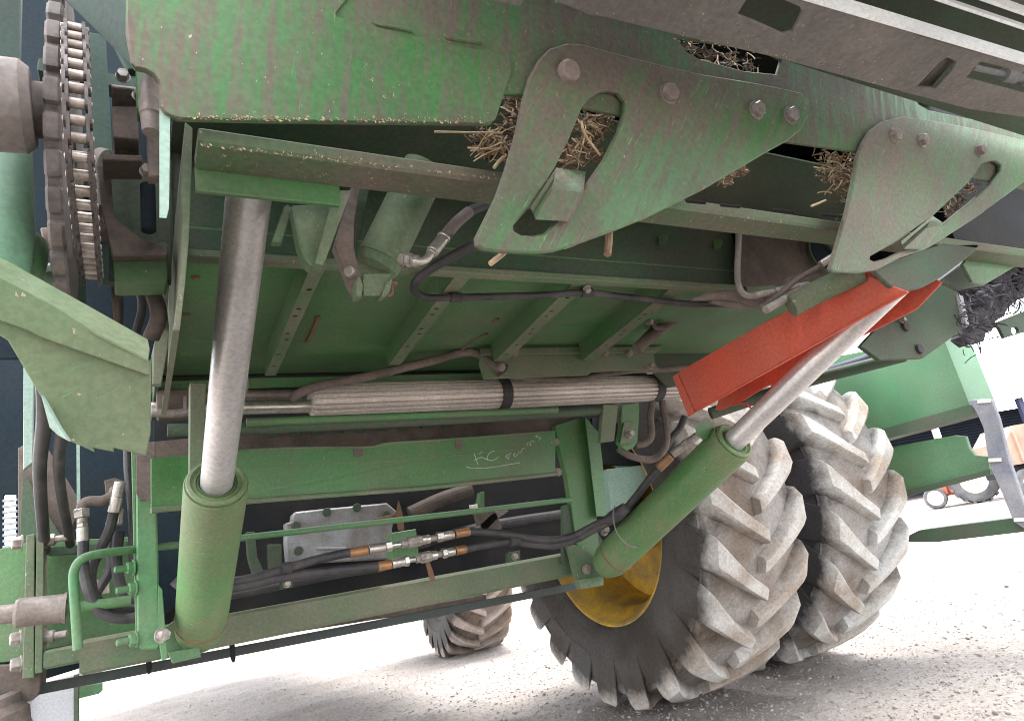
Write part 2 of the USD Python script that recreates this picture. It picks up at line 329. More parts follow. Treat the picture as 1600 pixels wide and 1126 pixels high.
MAT['sprocket'] = paint('sprocket_iron', (.10, .085, .080), dust=(.22, .185, .17), amount=.45, scale=25, rough=.65, metallic=.2)
MAT['shaft'] = paint('bare_shaft', (.26, .22, .20), dust=(.17, .135, .115), amount=.45, scale=18, rough=.45, metallic=.4)
MAT['pale'] = paint('pale_green', (.23, .38, .30), dust=(.32, .37, .32), amount=.4, scale=5, rough=.4, soft=.3)
MAT['header'] = paint('header_front', (.80, .82, .82), dust=(.68, .66, .62), amount=.25, scale=7, rough=.45)
MAT['greyplate'] = paint('grey_ladder', (.15, .16, .19), dust=(.28, .27, .27), amount=.35, scale=6, rough=.5)
MAT['lilac'] = paint('grey_sheet', (.34, .35, .38), dust=(.40, .39, .38), amount=.4, scale=5, rough=.5)
MAT['chalk'] = paint('chalk', (.42, .50, .40), amount=.1, scale=60, rough=.9)
MAT['straw'] = paint('straw', (.28, .19, .11), dust=(.13, .085, .055), amount=.5, scale=22, rough=.7, bump=.1)
MAT['strawpale'] = paint('straw_pale', (.56, .44, .28), dust=(.38, .26, .15), amount=.4, scale=30, rough=.65)
MAT['shed'] = paint('shed_dark', (.030, .035, .075), dust=(.05, .05, .09), amount=.3, scale=1.5, rough=.7)
MAT['shedroof'] = paint('shed_roof', (.55, .55, .55), amount=.2, scale=1, rough=.5)
MAT['tractorred'] = paint('tractor_red', (.50, .09, .045), dust=(.4, .2, .13), amount=.3, scale=3, rough=.5)
MAT['white'] = paint('white_rim', (.72, .68, .60), amount=.15, scale=5, rough=.5)
MAT['farrubber'] = paint('far_tyre', (.06, .06, .065), dust=(.16, .15, .14), amount=.4, scale=4, rough=.8)
MAT['wagon'] = paint('wagon_tan', (.34, .20, .145), amount=.2, scale=2, rough=.6)
MAT['plaque'] = paint('plaque', (.45, .40, .33), amount=.3, scale=20, rough=.6)

def tyre_mat(name, centre, dark, dusty, r0, r1):
    c = centre + np.array([0, 0, CAM_H])
    return usdkit.material(stage, '/World/Looks/' + name, {
        'g': ('geometry', {}),
        'sub': ('mapping', {'location': (0.0, -c[1], -c[2])}),
        'sy': ('math', {'math_type': 'multiply'}), 'sz': ('math', {'math_type': 'multiply'}), 'ad': ('math', {'math_type': 'add'}), 'sq': ('math', {'math_type': 'sqrt'}),
        's2': ('separate_xyz', {}),
        'n': ('noise_texture', {'scale': 9.0, 'detail': 8.0, 'roughness': .65}), 'nf': ('noise_texture', {'scale': 70.0, 'detail': 5.0, 'roughness': .7}),
        'nm': ('math', {'math_type': 'multiply_add', 'value2': 0.20, 'value3': -0.10}), 'ra': ('math', {'math_type': 'add'}),
        'rg': ('map_range', {'from_min': r0, 'from_max': r1, 'clamp': True}),
        'mx': ('mix_color', {'a': dark, 'b': dusty}),
        'rf': ('rgb_ramp', {'ramp': [(.3, (.72,) * 3), (.7, (1.22,) * 3)]}), 'mf': ('mix_color', {'blend_type': 'multiply', 'fac': 1.0, 'use_clamp': False}),
        'n3': ('noise_texture', {'scale': 4.0, 'detail': 5.0}), 'r3': ('rgb_ramp', {'ramp': [(.42, (1,) * 3), (.66, (.62, .52, .44))]}), 'm3': ('mix_color', {'blend_type': 'multiply', 'fac': 1.0}),
        'b': ('bump', {'strength': .55, 'distance': .006}), 'p': ('principled_bsdf', {'roughness': .85, 'specular_ior_level': .3})},
        [('g.position', 'sub.vector'), ('sub.vector', 's2.vector'), ('s2.y', 'sy.value1'), ('s2.y', 'sy.value2'), ('s2.z', 'sz.value1'), ('s2.z', 'sz.value2'),
         ('sy.value', 'ad.value1'), ('sz.value', 'ad.value2'), ('ad.value', 'sq.value1'), ('g.position', 'n.vector'), ('g.position', 'nf.vector'), ('g.position', 'n3.vector'),
         ('n.fac', 'nm.value1'), ('nm.value', 'ra.value1'), ('sq.value', 'ra.value2'), ('ra.value', 'rg.value'), ('rg.result', 'mx.fac'),
         ('mx.result', 'mf.a'), ('nf.fac', 'rf.fac'), ('rf.color', 'mf.b'), ('n3.fac', 'r3.fac'), ('mf.result', 'm3.a'), ('r3.color', 'm3.b'), ('m3.result', 'p.base_color'), ('nf.fac', 'b.height'), ('b.normal', 'p.normal')], surface='p.BSDF')

# ------------------------------------------------------------------ ground
ground_mat = usdkit.material(stage, '/World/Looks/ground', {
    'g': ('geometry', {}),
    'n1': ('noise_texture', {'scale': .7, 'detail': 6.0, 'roughness': .6}), 'r1': ('rgb_ramp', {'ramp': [(.3, (.215, .186, .166)), (.5, (.268, .240, .220)), (.72, (.318, .292, .272))]}),
    'n2': ('noise_texture', {'scale': 45.0, 'detail': 8.0, 'roughness': .75}), 'r2': ('rgb_ramp', {'ramp': [(.3, (.55,) * 3), (.5, (1.0,) * 3), (.7, (1.28,) * 3)]}),
    'mu': ('mix_color', {'blend_type': 'multiply', 'fac': 1.0, 'use_clamp': False}),
    'v': ('voronoi_texture', {'scale': 60.0}), 'rv': ('rgb_ramp', {'ramp': [(0, (1.15,) * 3), (.5, (.9,) * 3)]}), 'm2': ('mix_color', {'blend_type': 'multiply', 'fac': .7, 'use_clamp': False}),
    'b': ('bump', {'strength': .9, 'distance': .012}), 'p': ('principled_bsdf', {'roughness': .95, 'specular_ior_level': .2})},
    [('g.position', 'n1.vector'), ('g.position', 'n2.vector'), ('g.position', 'v.vector'), ('n1.fac', 'r1.fac'), ('r1.color', 'mu.a'), ('n2.fac', 'r2.fac'), ('r2.color', 'mu.b'),
     ('mu.result', 'm2.a'), ('v.distance', 'rv.fac'), ('rv.color', 'm2.b'), ('m2.result', 'p.base_color'), ('n2.fac', 'b.height'), ('b.normal', 'p.normal')], surface='p.BSDF')
GZ = -CAM_H
def ground_h(x, y):
    p = np.stack([x, y, np.zeros_like(x)], -1)
    fade = np.clip(1.3 - np.hypot(x - 2, y - 3) / 14, 0, 1)
    a = (fbm(p * [1.2, 3.0, 1] + 3, 4) - .5) * .05 + (fbm(p * 9 + 7, 4) - .5) * .028
    rut = np.sin((y + .35 * x) * 9 + 3 * noise(p * .8)) * .006
    return (a + rut) * fade
def grid(xs, ys):
    X, Y = np.meshgrid(xs, ys); Z = ground_h(X, Y); nx = len(xs)
    V = np.stack([X, Y, Z + GZ], -1).reshape(-1, 3)
    i = (np.arange(len(ys) - 1)[:, None] * nx + np.arange(nx - 1)).ravel()
    return trimesh.Trimesh(V, np.vstack([np.stack([i, i + 1, i + nx + 1], 1), np.stack([i, i + nx + 1, i + nx], 1)]), process=False)
near = np.arange(-1.5, 9.01, .045)
xs = np.r_[-300, -120, -50, -20, -8, -4, -2.5, near, 10, 12, 15, 20, 30, 50, 90, 160, 300]
ys = np.r_[-300, -100, -40, -15, -6, -3, -1, np.arange(.4, 10.01, .045), 11, 13, 16, 20, 30, 50, 90, 160, 300]
single('ground', grid(xs, ys), ground_mat, 'pale dusty gravel yard under and around the combine', 'ground', kind='structure', smooth=True)
# loose stones
def stones():
    protos = []
    root = '/World/gravel'
    pi = UsdGeom.PointInstancer.Define(stage, root)
    cols = [(.28, .25, .23), (.25, .225, .205), (.31, .285, .27), (.21, .185, .165)]
    for k, c in enumerate(cols):
        s = trimesh.creation.icosphere(1, 1.0); v = s.vertices * (1 + .35 * (noise(s.vertices * 1.7 + k * 9) - .5)[:, None] * 2) * [1, .8, .55]
        mt = usdkit.material(stage, f'/World/Looks/stone_{k}', {'oi': ('object_info', {}), 'r': ('rgb_ramp', {'ramp': [(0, tuple(np.array(c) * .7)), (1, tuple(np.array(c) * 1.2))]}), 'p': ('principled_bsdf', {'roughness': .9})}, [('oi.random', 'r.fac'), ('r.color', 'p.base_color')], surface='p.BSDF')
        usdkit.mesh(stage, f'{root}/stone_{k}' if k else f'{root}/stone', trimesh.Trimesh(v, s.faces, process=False), mt, smooth=True)
        protos.append(f'{root}/stone_{k}' if k else f'{root}/stone')
    pi.CreatePrototypesRel().SetTargets([Sdf.Path(p) for p in protos])
    n = 42000
    d = np.abs(RNG.normal(0, 1, n)) * 2.6 + 1.2; a = RNG.uniform(-.1, 1.25, n)
    x, y = d * np.sin(a) * 1.25, d * np.cos(a) * 1.25
    size = np.clip(RNG.lognormal(math.log(.0036), .5, n), .002, .016)
    z = ground_h(x, y) + GZ + CAM_H + size * .15
    pi.CreatePositionsAttr(Vt.Vec3fArray.FromNumpy(np.stack([x, y, z], 1).astype(np.float32)))
    pi.CreateScalesAttr(Vt.Vec3fArray.FromNumpy((size[:, None] * RNG.uniform(.7, 1.3, (n, 3))).astype(np.float32)))
    pi.CreateProtoIndicesAttr(Vt.IntArray.FromNumpy(RNG.integers(0, 4, n).astype(np.int32)))
    q = RNG.normal(0, .25, (n, 4)); yaw = RNG.uniform(0, 2 * np.pi, n); q[:, 0] = np.cos(yaw / 2); q[:, 3] = np.sin(yaw / 2); q /= np.linalg.norm(q, axis=1, keepdims=True)
    pi.CreateOrientationsAttr([Gf.Quath(float(a), float(b), float(c), float(d_)) for a, b, c, d_ in q])
    mark(pi.GetPrim(), 'loose gravel stones scattered over the yard', 'gravel', kind='stuff')
stones()

# ------------------------------------------------------------------ the combine: chassis, wheels, tanks, ladder
combine = thing('combine_harvester', 'green combine harvester chassis with dual front wheels and a rear wheel', 'combine', (1.0, 3.0, GZ))
TYRE_DARK, TYRE_DUST = (.040, .038, .042), (.30, .285, .272)
LUG_DUST = (.47, .445, .42)
def wheel(parent, name, c, R, W, rim_r, nlug, label, lug_h, delta, dark=TYRE_DARK, dust=TYRE_DUST, steer=0.0, rim_mat='yellow', flip=1):
    c = np.array(c, float); w = sub(parent, name, label)
    hw = W / 2; Rc = R - lug_h
    tm = tyre_mat(name + '_rubber_' + str(len(used)), c, dark, dust, Rc * .90, Rc * .985)
    lm = tyre_mat(name + '_lug_' + str(len(used)), c, dark, tuple(np.array(dust) * [1.5, 1.55, 1.55]), Rc * .93, Rc * 1.02)
    prof = [(-.86 * hw, rim_r + .01), (-.98 * hw, rim_r + .03), (-1.10 * hw, rim_r + .35 * (Rc - rim_r)), (-1.12 * hw, rim_r + .52 * (Rc - rim_r)), (-1.06 * hw, Rc - .22 * (Rc - rim_r)), (-1.0 * hw, Rc - .10 * (Rc - rim_r)), (-.92 * hw, Rc - .035), (-.6 * hw, Rc - .010), (0, Rc)]
    prof = prof + [(-a, b) for a, b in prof[-2::-1]]
    pr = np.array(prof); t = np.linspace(0, 1, len(pr)); tt = np.linspace(0, 1, 41); pr = np.c_[np.interp(tt, t, pr[:, 0]), np.interp(tt, t, pr[:, 1])]
    cs, sn = math.cos(steer), math.sin(steer)
    def turn(m):
        v = np.array(m.vertices) - c
        return trimesh.Trimesh(np.c_[v[:, 0] * cs - v[:, 1] * sn, v[:, 0] * sn + v[:, 1] * cs, v[:, 2]] + c, m.faces, process=False)
    ax = np.array([1.0, 0, 0])
    part(w, 'tyre', turn(lathe(c, c + ax, [tuple(q) for q in pr], 96)), tm, smooth=50)
    # thin moulded ring on each shoulder
    ring = []
    for s in (-1, 1):
        ring.append(lathe(c, c + ax, [(s * hw * 1.045, Rc - .17 * (Rc - rim_r)), (s * hw * 1.075, Rc - .185 * (Rc - rim_r)), (s * hw * 1.06, Rc - .20 * (Rc - rim_r))], 96))
    part(w, 'moulded_ring', [turn(r_) for r_ in ring], tm)
    for s in (-1, 1):
        for k in range(nlug):
            th0 = 2 * np.pi * (k + (.25 if s > 0 else -.25)) / nlug
            st = []
            jit = RNG.uniform(-.01, .01)
            for q, (fx, rt, rb) in enumerate([(-.06, R - .004, Rc - .02), (.0, R, Rc - .02), (.2, R, Rc - .02), (.45, R - .002, Rc - .02), (.7, R - .005, Rc - .03), (.93, R - .010, Rc - .06), (1.04, R - .020, Rc - .10), (1.10, R - .052, Rc - .14), (1.12, Rc - .08, Rc - .20)]):
                xx = s * hw * fx; th = th0 + jit - delta * (max(fx, -.1) ** 1 * .75 + .25 * max(fx, 0) ** 2)
                top, bot = (.030 + .034 * max(fx, 0) ** 2) * R, (.047 + .046 * max(fx, 0) ** 2) * R
                rowp = []
                for rr, hwid in ((rb, bot), (rb + (rt - rb) * .86, top * 1.16), (rt, top * .82)):
                    for sg in ((-1, 1) if rr != rt else (-1, 1)):
                        a = th + sg * hwid / rr
                        rowp.append((sg, rr, a))
                # order: bottom-, mid-, top-, top+, mid+, bottom+
                sel = [rowp[0], rowp[2], rowp[4], rowp[5], rowp[3], rowp[1]]
                st.append([c + [xx, -rr * math.cos(a), -rr * math.sin(a)] for _, rr, a in sel])
            V = np.array(st).reshape(-1, 3); F = []
            for q in range(len(st) - 1):
                for e in range(5):
                    i, j = q * 6 + e, q * 6 + e + 1
                    F += [(i, j, j + 6), (i, j + 6, i + 6)]
            for e in range(1, 5): F += [(0, e, e + 1), (len(V) - 6, len(V) - 6 + e, len(V) - 5 + e)]
            m = trimesh.Trimesh(V, F, process=False); m.fix_normals()
            part(w, 'lug', turn(m), lm, smooth=38)
    d = .86 * hw
    rp = [(-d - .012, rim_r + .022), (-d - .018, rim_r + .012), (-d - .006, rim_r - .004), (-d + .05, rim_r - .018), (-d + .10, rim_r - .06), (-d + .26, rim_r - .065), (d * .45, rim_r - .07), (d * .45, rim_r - .11), (d * .45, .20), (d * .30, .16), (d * .3, 0.0)]
    part(w, 'rim', turn(lathe(c, c + ax, rp, 72)), MAT[rim_mat], smooth=40)
    rp2 = [(d + .012, rim_r + .022), (d + .018, rim_r + .012), (d, rim_r - .01), (d * .6, rim_r - .06), (d * .55, .2), (d * .5, 0)]
    part(w, 'rim_face', turn(lathe(c, c + ax, rp2, 72)), MAT[rim_mat], smooth=40)
    return w
WZ, WY = .10, 3.12
wheel(combine, 'front_wheel', (2.46, WY, WZ), .960, .56, .535, 22, 'inner front wheel with yellow rim', .052, .22, dark=(.062, .056, .051), dust=(.285, .262, .245))
wheel(combine, 'front_wheel', (3.28, WY, WZ), .960, .56, .535, 22, 'outer front wheel', .052, .22)
wheel(combine, 'rear_wheel', (2.95, 6.75, GZ + .73), .74, .56, .36, 21, 'rear wheel under the tail', .055, .27, dark=(.06, .054, .052), dust=(.20, .165, .145), steer=-.10, rim_mat='dim')
# final drive housing inside the inner rim
part(combine, 'final_drive', [cyl((1.75, WY, WZ), (2.42, WY, WZ), .20), cyl((1.6, WY, WZ), (1.8, WY, WZ), .26)], MAT['dim'])

# belly
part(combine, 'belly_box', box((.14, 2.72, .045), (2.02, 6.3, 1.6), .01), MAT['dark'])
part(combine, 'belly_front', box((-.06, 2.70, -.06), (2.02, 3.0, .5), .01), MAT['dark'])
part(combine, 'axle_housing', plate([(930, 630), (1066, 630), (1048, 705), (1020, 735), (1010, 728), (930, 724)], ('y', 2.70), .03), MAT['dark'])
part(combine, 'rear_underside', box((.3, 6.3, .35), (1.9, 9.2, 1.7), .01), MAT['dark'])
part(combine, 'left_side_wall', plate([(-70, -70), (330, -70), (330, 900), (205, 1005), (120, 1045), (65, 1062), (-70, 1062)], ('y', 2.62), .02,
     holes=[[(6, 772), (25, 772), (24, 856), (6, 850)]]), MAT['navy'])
slots = [plate([(4, 780 + 9 * k), (27, 778 + 9 * k), (27, 782 + 9 * k), (4, 784 + 9 * k)], ('y', 2.60), .01) for k in range(9)]
for m in slots: part(combine, 'grille_slat', m, MAT['lilac'])

# axle beam
AX_Y = 2.2
f = [(352, 948), (905, 866), (907, 902), (352, 1000)]
ztop, zbot = onY(620, 911, AX_Y)[2], onY(620, 955, AX_Y)[2]
x0, x1 = onY(352, 970, AX_Y)[0], onY(905, 880, AX_Y)[0]
part(combine, 'axle_beam', box((x0 - .35, AX_Y, zbot), (x1 + .03, AX_Y + .16, ztop), .008), MAT['dusty'])
part(combine, 'lower_cross_member', plate([(330, 1004), (400, 992), (520, 972), (622, 953), (760, 928), (760, 940), (622, 962), (475, 985), (330, 1010)], ('y', 2.5), .05), MAT['brown'])
part(combine, 'hanging_bracket', plate([(632, 955), (668, 948), (672, 962), (700, 958), (756, 930), (756, 948), (715, 956), (640, 972)], ('y', 2.55), .03), MAT['brown'])
part(combine, 'tie_bar', beam(onY(60, 1076, 2.33), onY(905, 914, 2.33), .02, .026), MAT['tie'])
for px in ([(232, 1015), (233, 1052)], [(362, 1003), (365, 1034)]):
    a, b = (onY(*p, 2.28) for p in px); part(combine, 'stud', lathe(a, b, [(0, .008), (np.linalg.norm(b - a) * .8, .007), (np.linalg.norm(b - a), .003)], 10), MAT['dark'])

# panel with the chalk marks
A, B = onY(240, 760, 1.85), onY(868, 705, 2.12)
kc = through(A, B, A + [0, 0, 1.0])
outline = [(236, 716), (300, 710), (400, 702), (480, 699), (540, 698), (576, 698), (606, 692), (700, 686), (790, 679), (868, 673), (868, 740), (850, 742), (700, 758), (625, 765), (500, 774), (385, 783), (236, 797)]
kcp = part(combine, 'belly_panel', plate(outline, kc, .005, wobble=.002), MAT['panel'], label='green cross panel with chalk writing')
part(kcp, 'bottom_lip', tube([on(*p, shift(kc, -.004)) for p in ((236, 797), (385, 783), (500, 774), (625, 765), (700, 758), (850, 742), (868, 740))], .0075, seg=8), MAT['dusty'])
part(kcp, 'top_lip', tube([on(*p, shift(kc, -.001)) for p in ((300, 710), (400, 702), (480, 699), (576, 698), (606, 692), (700, 686), (868, 673))], .003, seg=6), MAT['dusty'])
part(kcp, 'crease', tube([on(*p, shift(kc, .0015)) for p in ((300, 737), (400, 730), (555, 722), (655, 716), (850, 697))], .0024, seg=6), MAT['dusty'])
CH = [[(741, 708), (744, 718), (747, 725)], [(741, 718.5), (750, 714.5), (756, 715), (762, 718), (770, 719), (776, 715.5), (779, 713)], [(748.5, 709), (751, 706.5), (753.5, 705.5)],
      [(773, 704), (768, 705.5), (763, 710), (761, 716), (763, 718.5)], [(728.5, 729), (736, 730.8), (752, 731), (770, 729.5), (785, 727), (812, 722.5)],
      [(795.5, 717), (790.3, 712.3), (799, 706.8)], [(793, 715), (797, 711)], [(806, 708.5), (803, 708.3), (802.5, 711), (806, 712), (810, 708)], [(810, 705), (813, 706.6), (815, 703), (814.5, 701)], [(815, 702.5), (817.5, 700), (820, 700.5)],
      [(824, 696.5), (823.3, 692.5), (826, 691), (828, 695), (829.5, 695.5), (829, 690), (832, 688.5), (835, 690)], [(841, 679), (836.8, 681.8), (844.5, 683.3), (845, 684.5), (841, 687.5)]]
part(kcp, 'chalk_writing', [tube([on(*p, shift(kc, -.0002)) for p in s], .0012, seg=6, n=5) for s in CH], MAT['chalk'], label="the words KC Farms scrawled in white chalk")
for px in ((560, 706, 8, 9), (717, 694, 6, 8)):
    part(kcp, 'mud_spot', plate(circle_px(*px), shift(kc, -.002), .002, bev=.0005), MAT['brown'])

part(combine, 'cross_pipe', tube([onY(262, 672, 1.92), onY(420, 668, 1.92), onY(700, 655, 1.92), onY(945, 641, 1.92)], .017, seg=16, smooth=False), MAT['dim'])
part(combine, 'cross_pipe', tube([onY(385, 660, 1.9), onY(870, 640, 1.9)], .012, seg=16), MAT['floor'])
part(combine, 'belt_strip', plate([(236, 690), (385, 676), (895, 650), (895, 672), (606, 696), (385, 706), (236, 716)], ('y', 2.2), .01), MAT['brown'])
tabs = []
for k in range(9):
    cx = 420 + 34 * k; cy = 677 - 1.8 * k
    part(combine, 'belt_cleat', plate([(cx, cy), (cx + 16, cy - 1), (cx + 16, cy + 4), (cx, cy + 5)], ('y', 2.19), .012), MAT['dim'])
part(combine, 'upright_strip', plate([(297, 598), (322, 598), (318, 745), (296, 745)], ('y', 1.75), .05), MAT['dusty'])
part(combine, 'upper_beam', box((.0, 2.1, .60), (1.9, 2.25, .72), .006), MAT['dim'])
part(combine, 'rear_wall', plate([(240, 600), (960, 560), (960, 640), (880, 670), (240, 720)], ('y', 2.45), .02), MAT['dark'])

# right frame post
fp_dark = [(868, 664), (913, 650), (922, 699), (932, 800), (938, 880), (905, 884), (893, 790), (886, 745), (872, 690)]
post = part(combine, 'frame_post', plate(fp_dark, ('y', 2.16), .03), MAT['panel'])
part(post, 'front_flange', hullpx(([(914, 651), (936, 676), (941, 718), (949, 806), (932, 806), (922, 699), (916, 657)], ('y', 2.13)), ([(914, 651), (934, 676), (939, 718), (946, 806), (932, 806), (922, 699)], ('y', 2.17))), MAT['clean'])
for p in ((872, 737), (868, 690)): part(post, 'bolt', bolt(onY(*p, 2.158), (0, -1, 0), .013), MAT['boltdirt'])
part(combine, 'post_gusset', plate([(880, 790), (905, 782), (945, 850), (948, 880), (880, 880)], ('y', 2.17), .02), MAT['dim'])
part(combine, 'valve_block', plate([(612, 832), (650, 826), (655, 872), (614, 880)], ('y', 2.29), .06, r=.003), MAT['clean'])
part(combine, 'hinge_plate', plate([(943, 632), (966, 632), (960, 688), (938, 691)], ('y', 1.9), .02), MAT['dusty'])
hp = part(combine, 'hinge_plate', plate([(972, 633), (999, 628), (999, 645), (996, 690), (989, 700), (980, 704), (973, 700), (966, 690), (970, 668)], ('y', 1.93), .02, r=.004), MAT['floor'])
part(hp, 'lock_block', hullpx(([(975, 660), (990, 658), (990, 692), (968, 694)], ('y', 1.915)), ([(975, 660), (990, 658), (990, 692), (968, 694)], ('y', 1.935))), MAT['dusty'])
part(hp, 'bolt', bolt(onY(983, 678, 1.914), (0, -1, 0), .013, h=.02), MAT['zinc'])
# pale sheet-metal box seen beyond the post
part(combine, 'pale_box', [plate([(948, 733), (1006, 726), (1015, 747), (985, 790), (957, 800)], ('y', 2.62), .2, r=.004), plate([(940, 718), (977, 716), (995, 724), (1007, 728), (965, 734), (962, 728)], ('y', 2.72), .02)], MAT['pale'])

# gearbox cover
gp = [(446, 817), (456, 814), (457, 804), (462, 799), (500, 795), (552, 790), (605, 785), (620, 798), (613, 825), (617, 872), (449, 881), (446, 847)]
gc = part(combine, 'gearbox_cover', plate(gp, ('y', 2.6), .05, r=.004, bev=.006), MAT['castalu'])
for p in ((462, 821), (510, 800), (466, 860), (557, 793), (603, 804)): part(gc, 'bolt', cyl(onY(*p, 2.603), onY(p[0], p[1], 2.603) - [0, .012, 0], .016), MAT['dim'])
part(gc, 'cast_rib', tube([onY(495, 857, 2.597), onY(540, 856, 2.597)], .006, seg=8), MAT['castalu'])
part(combine, 'rust_bracket', hullpx(([(622, 780), (630, 806), (632, 828), (622, 828), (618, 806)], ('y', 2.45)), ([(624, 785), (629, 826)], ('y', 2.47))), MAT['rust'])
part(combine, 'rust_bracket', plate([(585, 810), (618, 802), (618, 810), (590, 816)], ('y', 2.46), .01), MAT['rust'])
for pl, px, mt in (('y', [(385, 830), (398, 830), (402, 870), (412, 892), (396, 897), (388, 870)], 'dim'), ('y', [(418, 850), (440, 850), (440, 890), (420, 892)], 'dim'),
                   ('y', [(745, 800), (760, 792), (775, 800), (785, 826), (770, 830), (752, 826)], 'brown'), ('y', [(742, 826), (768, 803), (790, 792), (795, 798), (775, 812), (755, 834)], 'hosegrey'),
                   ('y', [(752, 768), (757, 768), (757, 792), (748, 792)], 'clean')):
    part(combine, 'belly_fitting', plate(px, (pl, 2.52), .04, r=.003), MAT[mt])
part(combine, 'belly_pipe', tube([onY(640, 803, 2.66), onY(690, 780, 2.64), onY(735, 765, 2.64)], .03), MAT['brown'])
part(combine, 'belly_pipe', tube([onY(650, 850, 2.66), onY(760, 822, 2.64), onY(900, 800, 2.64)], .022), MAT['hose'])
part(combine, 'white_tag', plate([(733, 789), (746, 787), (747, 793), (734, 794)], ('y', 2.5), .004), MAT['white'])

# left gear housing and flanges
part(combine, 'gear_housing', plate([(-40, 866), (40, 848), (205, 838), (215, 990), (70, 1026), (-40, 1040)], ('y', 2.36), .2, r=.01), MAT['floor'])
part(combine, 'housing_top_rib', beam(onY(75, 862, 2.34), onY(200, 852, 2.34), .02, .022), MAT['dim'])
for px in ([(41, 836), (54, 833), (53, 1058), (35, 1060)], [(57, 832), (69, 829), (66, 1050), (54, 1052)]):
    part(combine, 'flange', plate(px, ('y', 2.22), .10), MAT['dusty'])
for p, d in (((34, 847), -1), ((32, 996), -1), ((33, 1036), -1), ((72, 844), 1), ((70, 995), 1)):
    q = onY(*p, 2.25); part(combine, 'flange_bolt', bolt(q, (d, -.25, 0), .017, h=.022) + ([cyl(q, q + np.array([.05, -.012, 0]), .009)] if d > 0 else []), MAT['zinc'])
part(combine, 'gusset_plate', plate([(28, 700), (62, 680), (130, 790), (100, 845), (40, 860), (28, 850)], ('y', 2.42), .02), MAT['brown'])
part(combine, 'gusset_plate', plate([(36, 735), (60, 780), (100, 845), (60, 850), (30, 850)], ('y', 2.39), .02), MAT['dim'])
part(combine, 'lower_casting', plate([(-40, 1042), (65, 1036), (62, 1078), (52, 1094), (20, 1098), (-40, 1110)], ('y', 2.28), .15, r=.012), MAT['brown'])
part(combine, 'rubber_boot', lathe(onY(-6, 1088, 2.25), onY(8, 1140, 2.25), [(0, .03), (.01, .05), (.03, .045), (.05, .06), (.08, .055), (.12, .06)], 20), MAT['hosebrown'])
part(combine, 'front_axle_arm', box((onY(68, 1020, 2.22)[0], 2.22, onY(140, 1032, 2.22)[2]), (onY(212, 1000, 2.22)[0], 2.36, onY(140, 1003, 2.22)[2]), .006), MAT['dusty'])
part(combine, 'axle_arm_strip', hullpx(([(68, 1014), (215, 985), (215, 991), (68, 1022)], ('y', 2.3)), ([(68, 1014), (215, 985)], ('y', 2.34))), MAT['brown'])
sh = part(combine, 'cross_shaft', tube([onY(-40, 968, 2.1), onY(205, 938, 2.1)], .014, seg=14), MAT['floor'])
a, b = onY(28, 957, 2.1), onY(104, 949, 2.1); L = np.linalg.norm(b - a)
part(sh, 'coupler', lathe(a, b, [(-.1, .022), (-.008, .022), (-.006, .030), (0, .034), (L * .93, .034), (L * .94, .037), (L, .037), (L, .02)], 28), MAT['shaft'])
# left post
lp = part(combine, 'hanger_post', plate([(212, 705), (243, 705), (251, 1008), (246, 1014), (220, 1014), (214, 1008)], ('y', 1.98), .07, r=.003, bev=.004), MAT['clean'])
part(lp, 'side_wall', plate([(205, 705), (212, 705), (215, 1008), (212, 1006)], ('y', 2.0), .05), MAT['clean'])
part(lp, 'dust_cake', plate([(212, 690), (243, 690), (241, 770), (243, 782), (234, 786), (228, 780), (218, 782), (212, 770)], ('y', 1.977), .004), MAT['hosebrown'])
part(lp, 'foot_plate', plate([(247, 912), (254, 920), (262, 1028), (253, 1032), (248, 1000)], ('y', 1.97), .02), MAT['clean'])
for p in ((209, 886), (212, 918), (213, 998)):
    q = onY(*p, 1.99); part(lp, 'bolt', bolt(q, (-1, -.2, 0), .016, h=.016) + [cyl(q, q + np.array([-.042, -.008, 0]), .008)], MAT['clean'])
part(lp, 'bolt', bolt(onY(252, 992, 1.97), (.5, -.9, 0), .015, h=.02), MAT['zinc'])
part(combine, 'pin_bracket', plate([(262, 1018), (312, 1010), (314, 1026), (270, 1036)], ('y', 2.06), .05), MAT['clean'])
part(combine, 'pin_bracket', plate([(250, 985), (285, 960), (285, 1014), (252, 1026)], ('y', 2.12), .03), MAT['clean'])
part(combine, 'data_plaque', plate([(147, 904), (171, 908), (171, 926), (140, 930)], ('y', 2.33), .003), MAT['plaque'])
# tall edge strip and sheets at the left
part(combine, 'edge_strip', plate([(37, 540), (53, 560), (51, 722), (36, 734)], ('y', 1.9), .02), MAT['pale'])
part(combine, 'thin_post', beam(onY(122, 690, 2.3), onY(123, 800, 2.3), .008, .01, up=(0, 1, 0)), MAT['pale'])
part(combine, 'side_sheet', plate([(42, 1072), (122, 1052), (122, 1180), (32, 1180)], ('y', 3.6), .03), MAT['lilac'])
part(combine, 'side_sheet', plate([(122, 1038), (159, 1030), (160, 1078), (156, 1082), (122, 1090)], ('y', 3.7), .03), MAT['lilac'])
part(combine, 'sheet_edge', plate([(115, 1054), (123, 1052), (123, 1180), (115, 1180)], ('y', 3.58), .04), MAT['dim'])
part(combine, 'sheet_edge', plate([(28, 1080), (42, 1074), (36, 1180), (26, 1180)], ('y', 3.58), .04), MAT['clean'])
part(combine, 'sheet_edge', plate([(122, 1072), (160, 1066), (160, 1078), (155, 1083), (122, 1091)], ('y', 3.68), .04, r=.002), MAT['clean'])

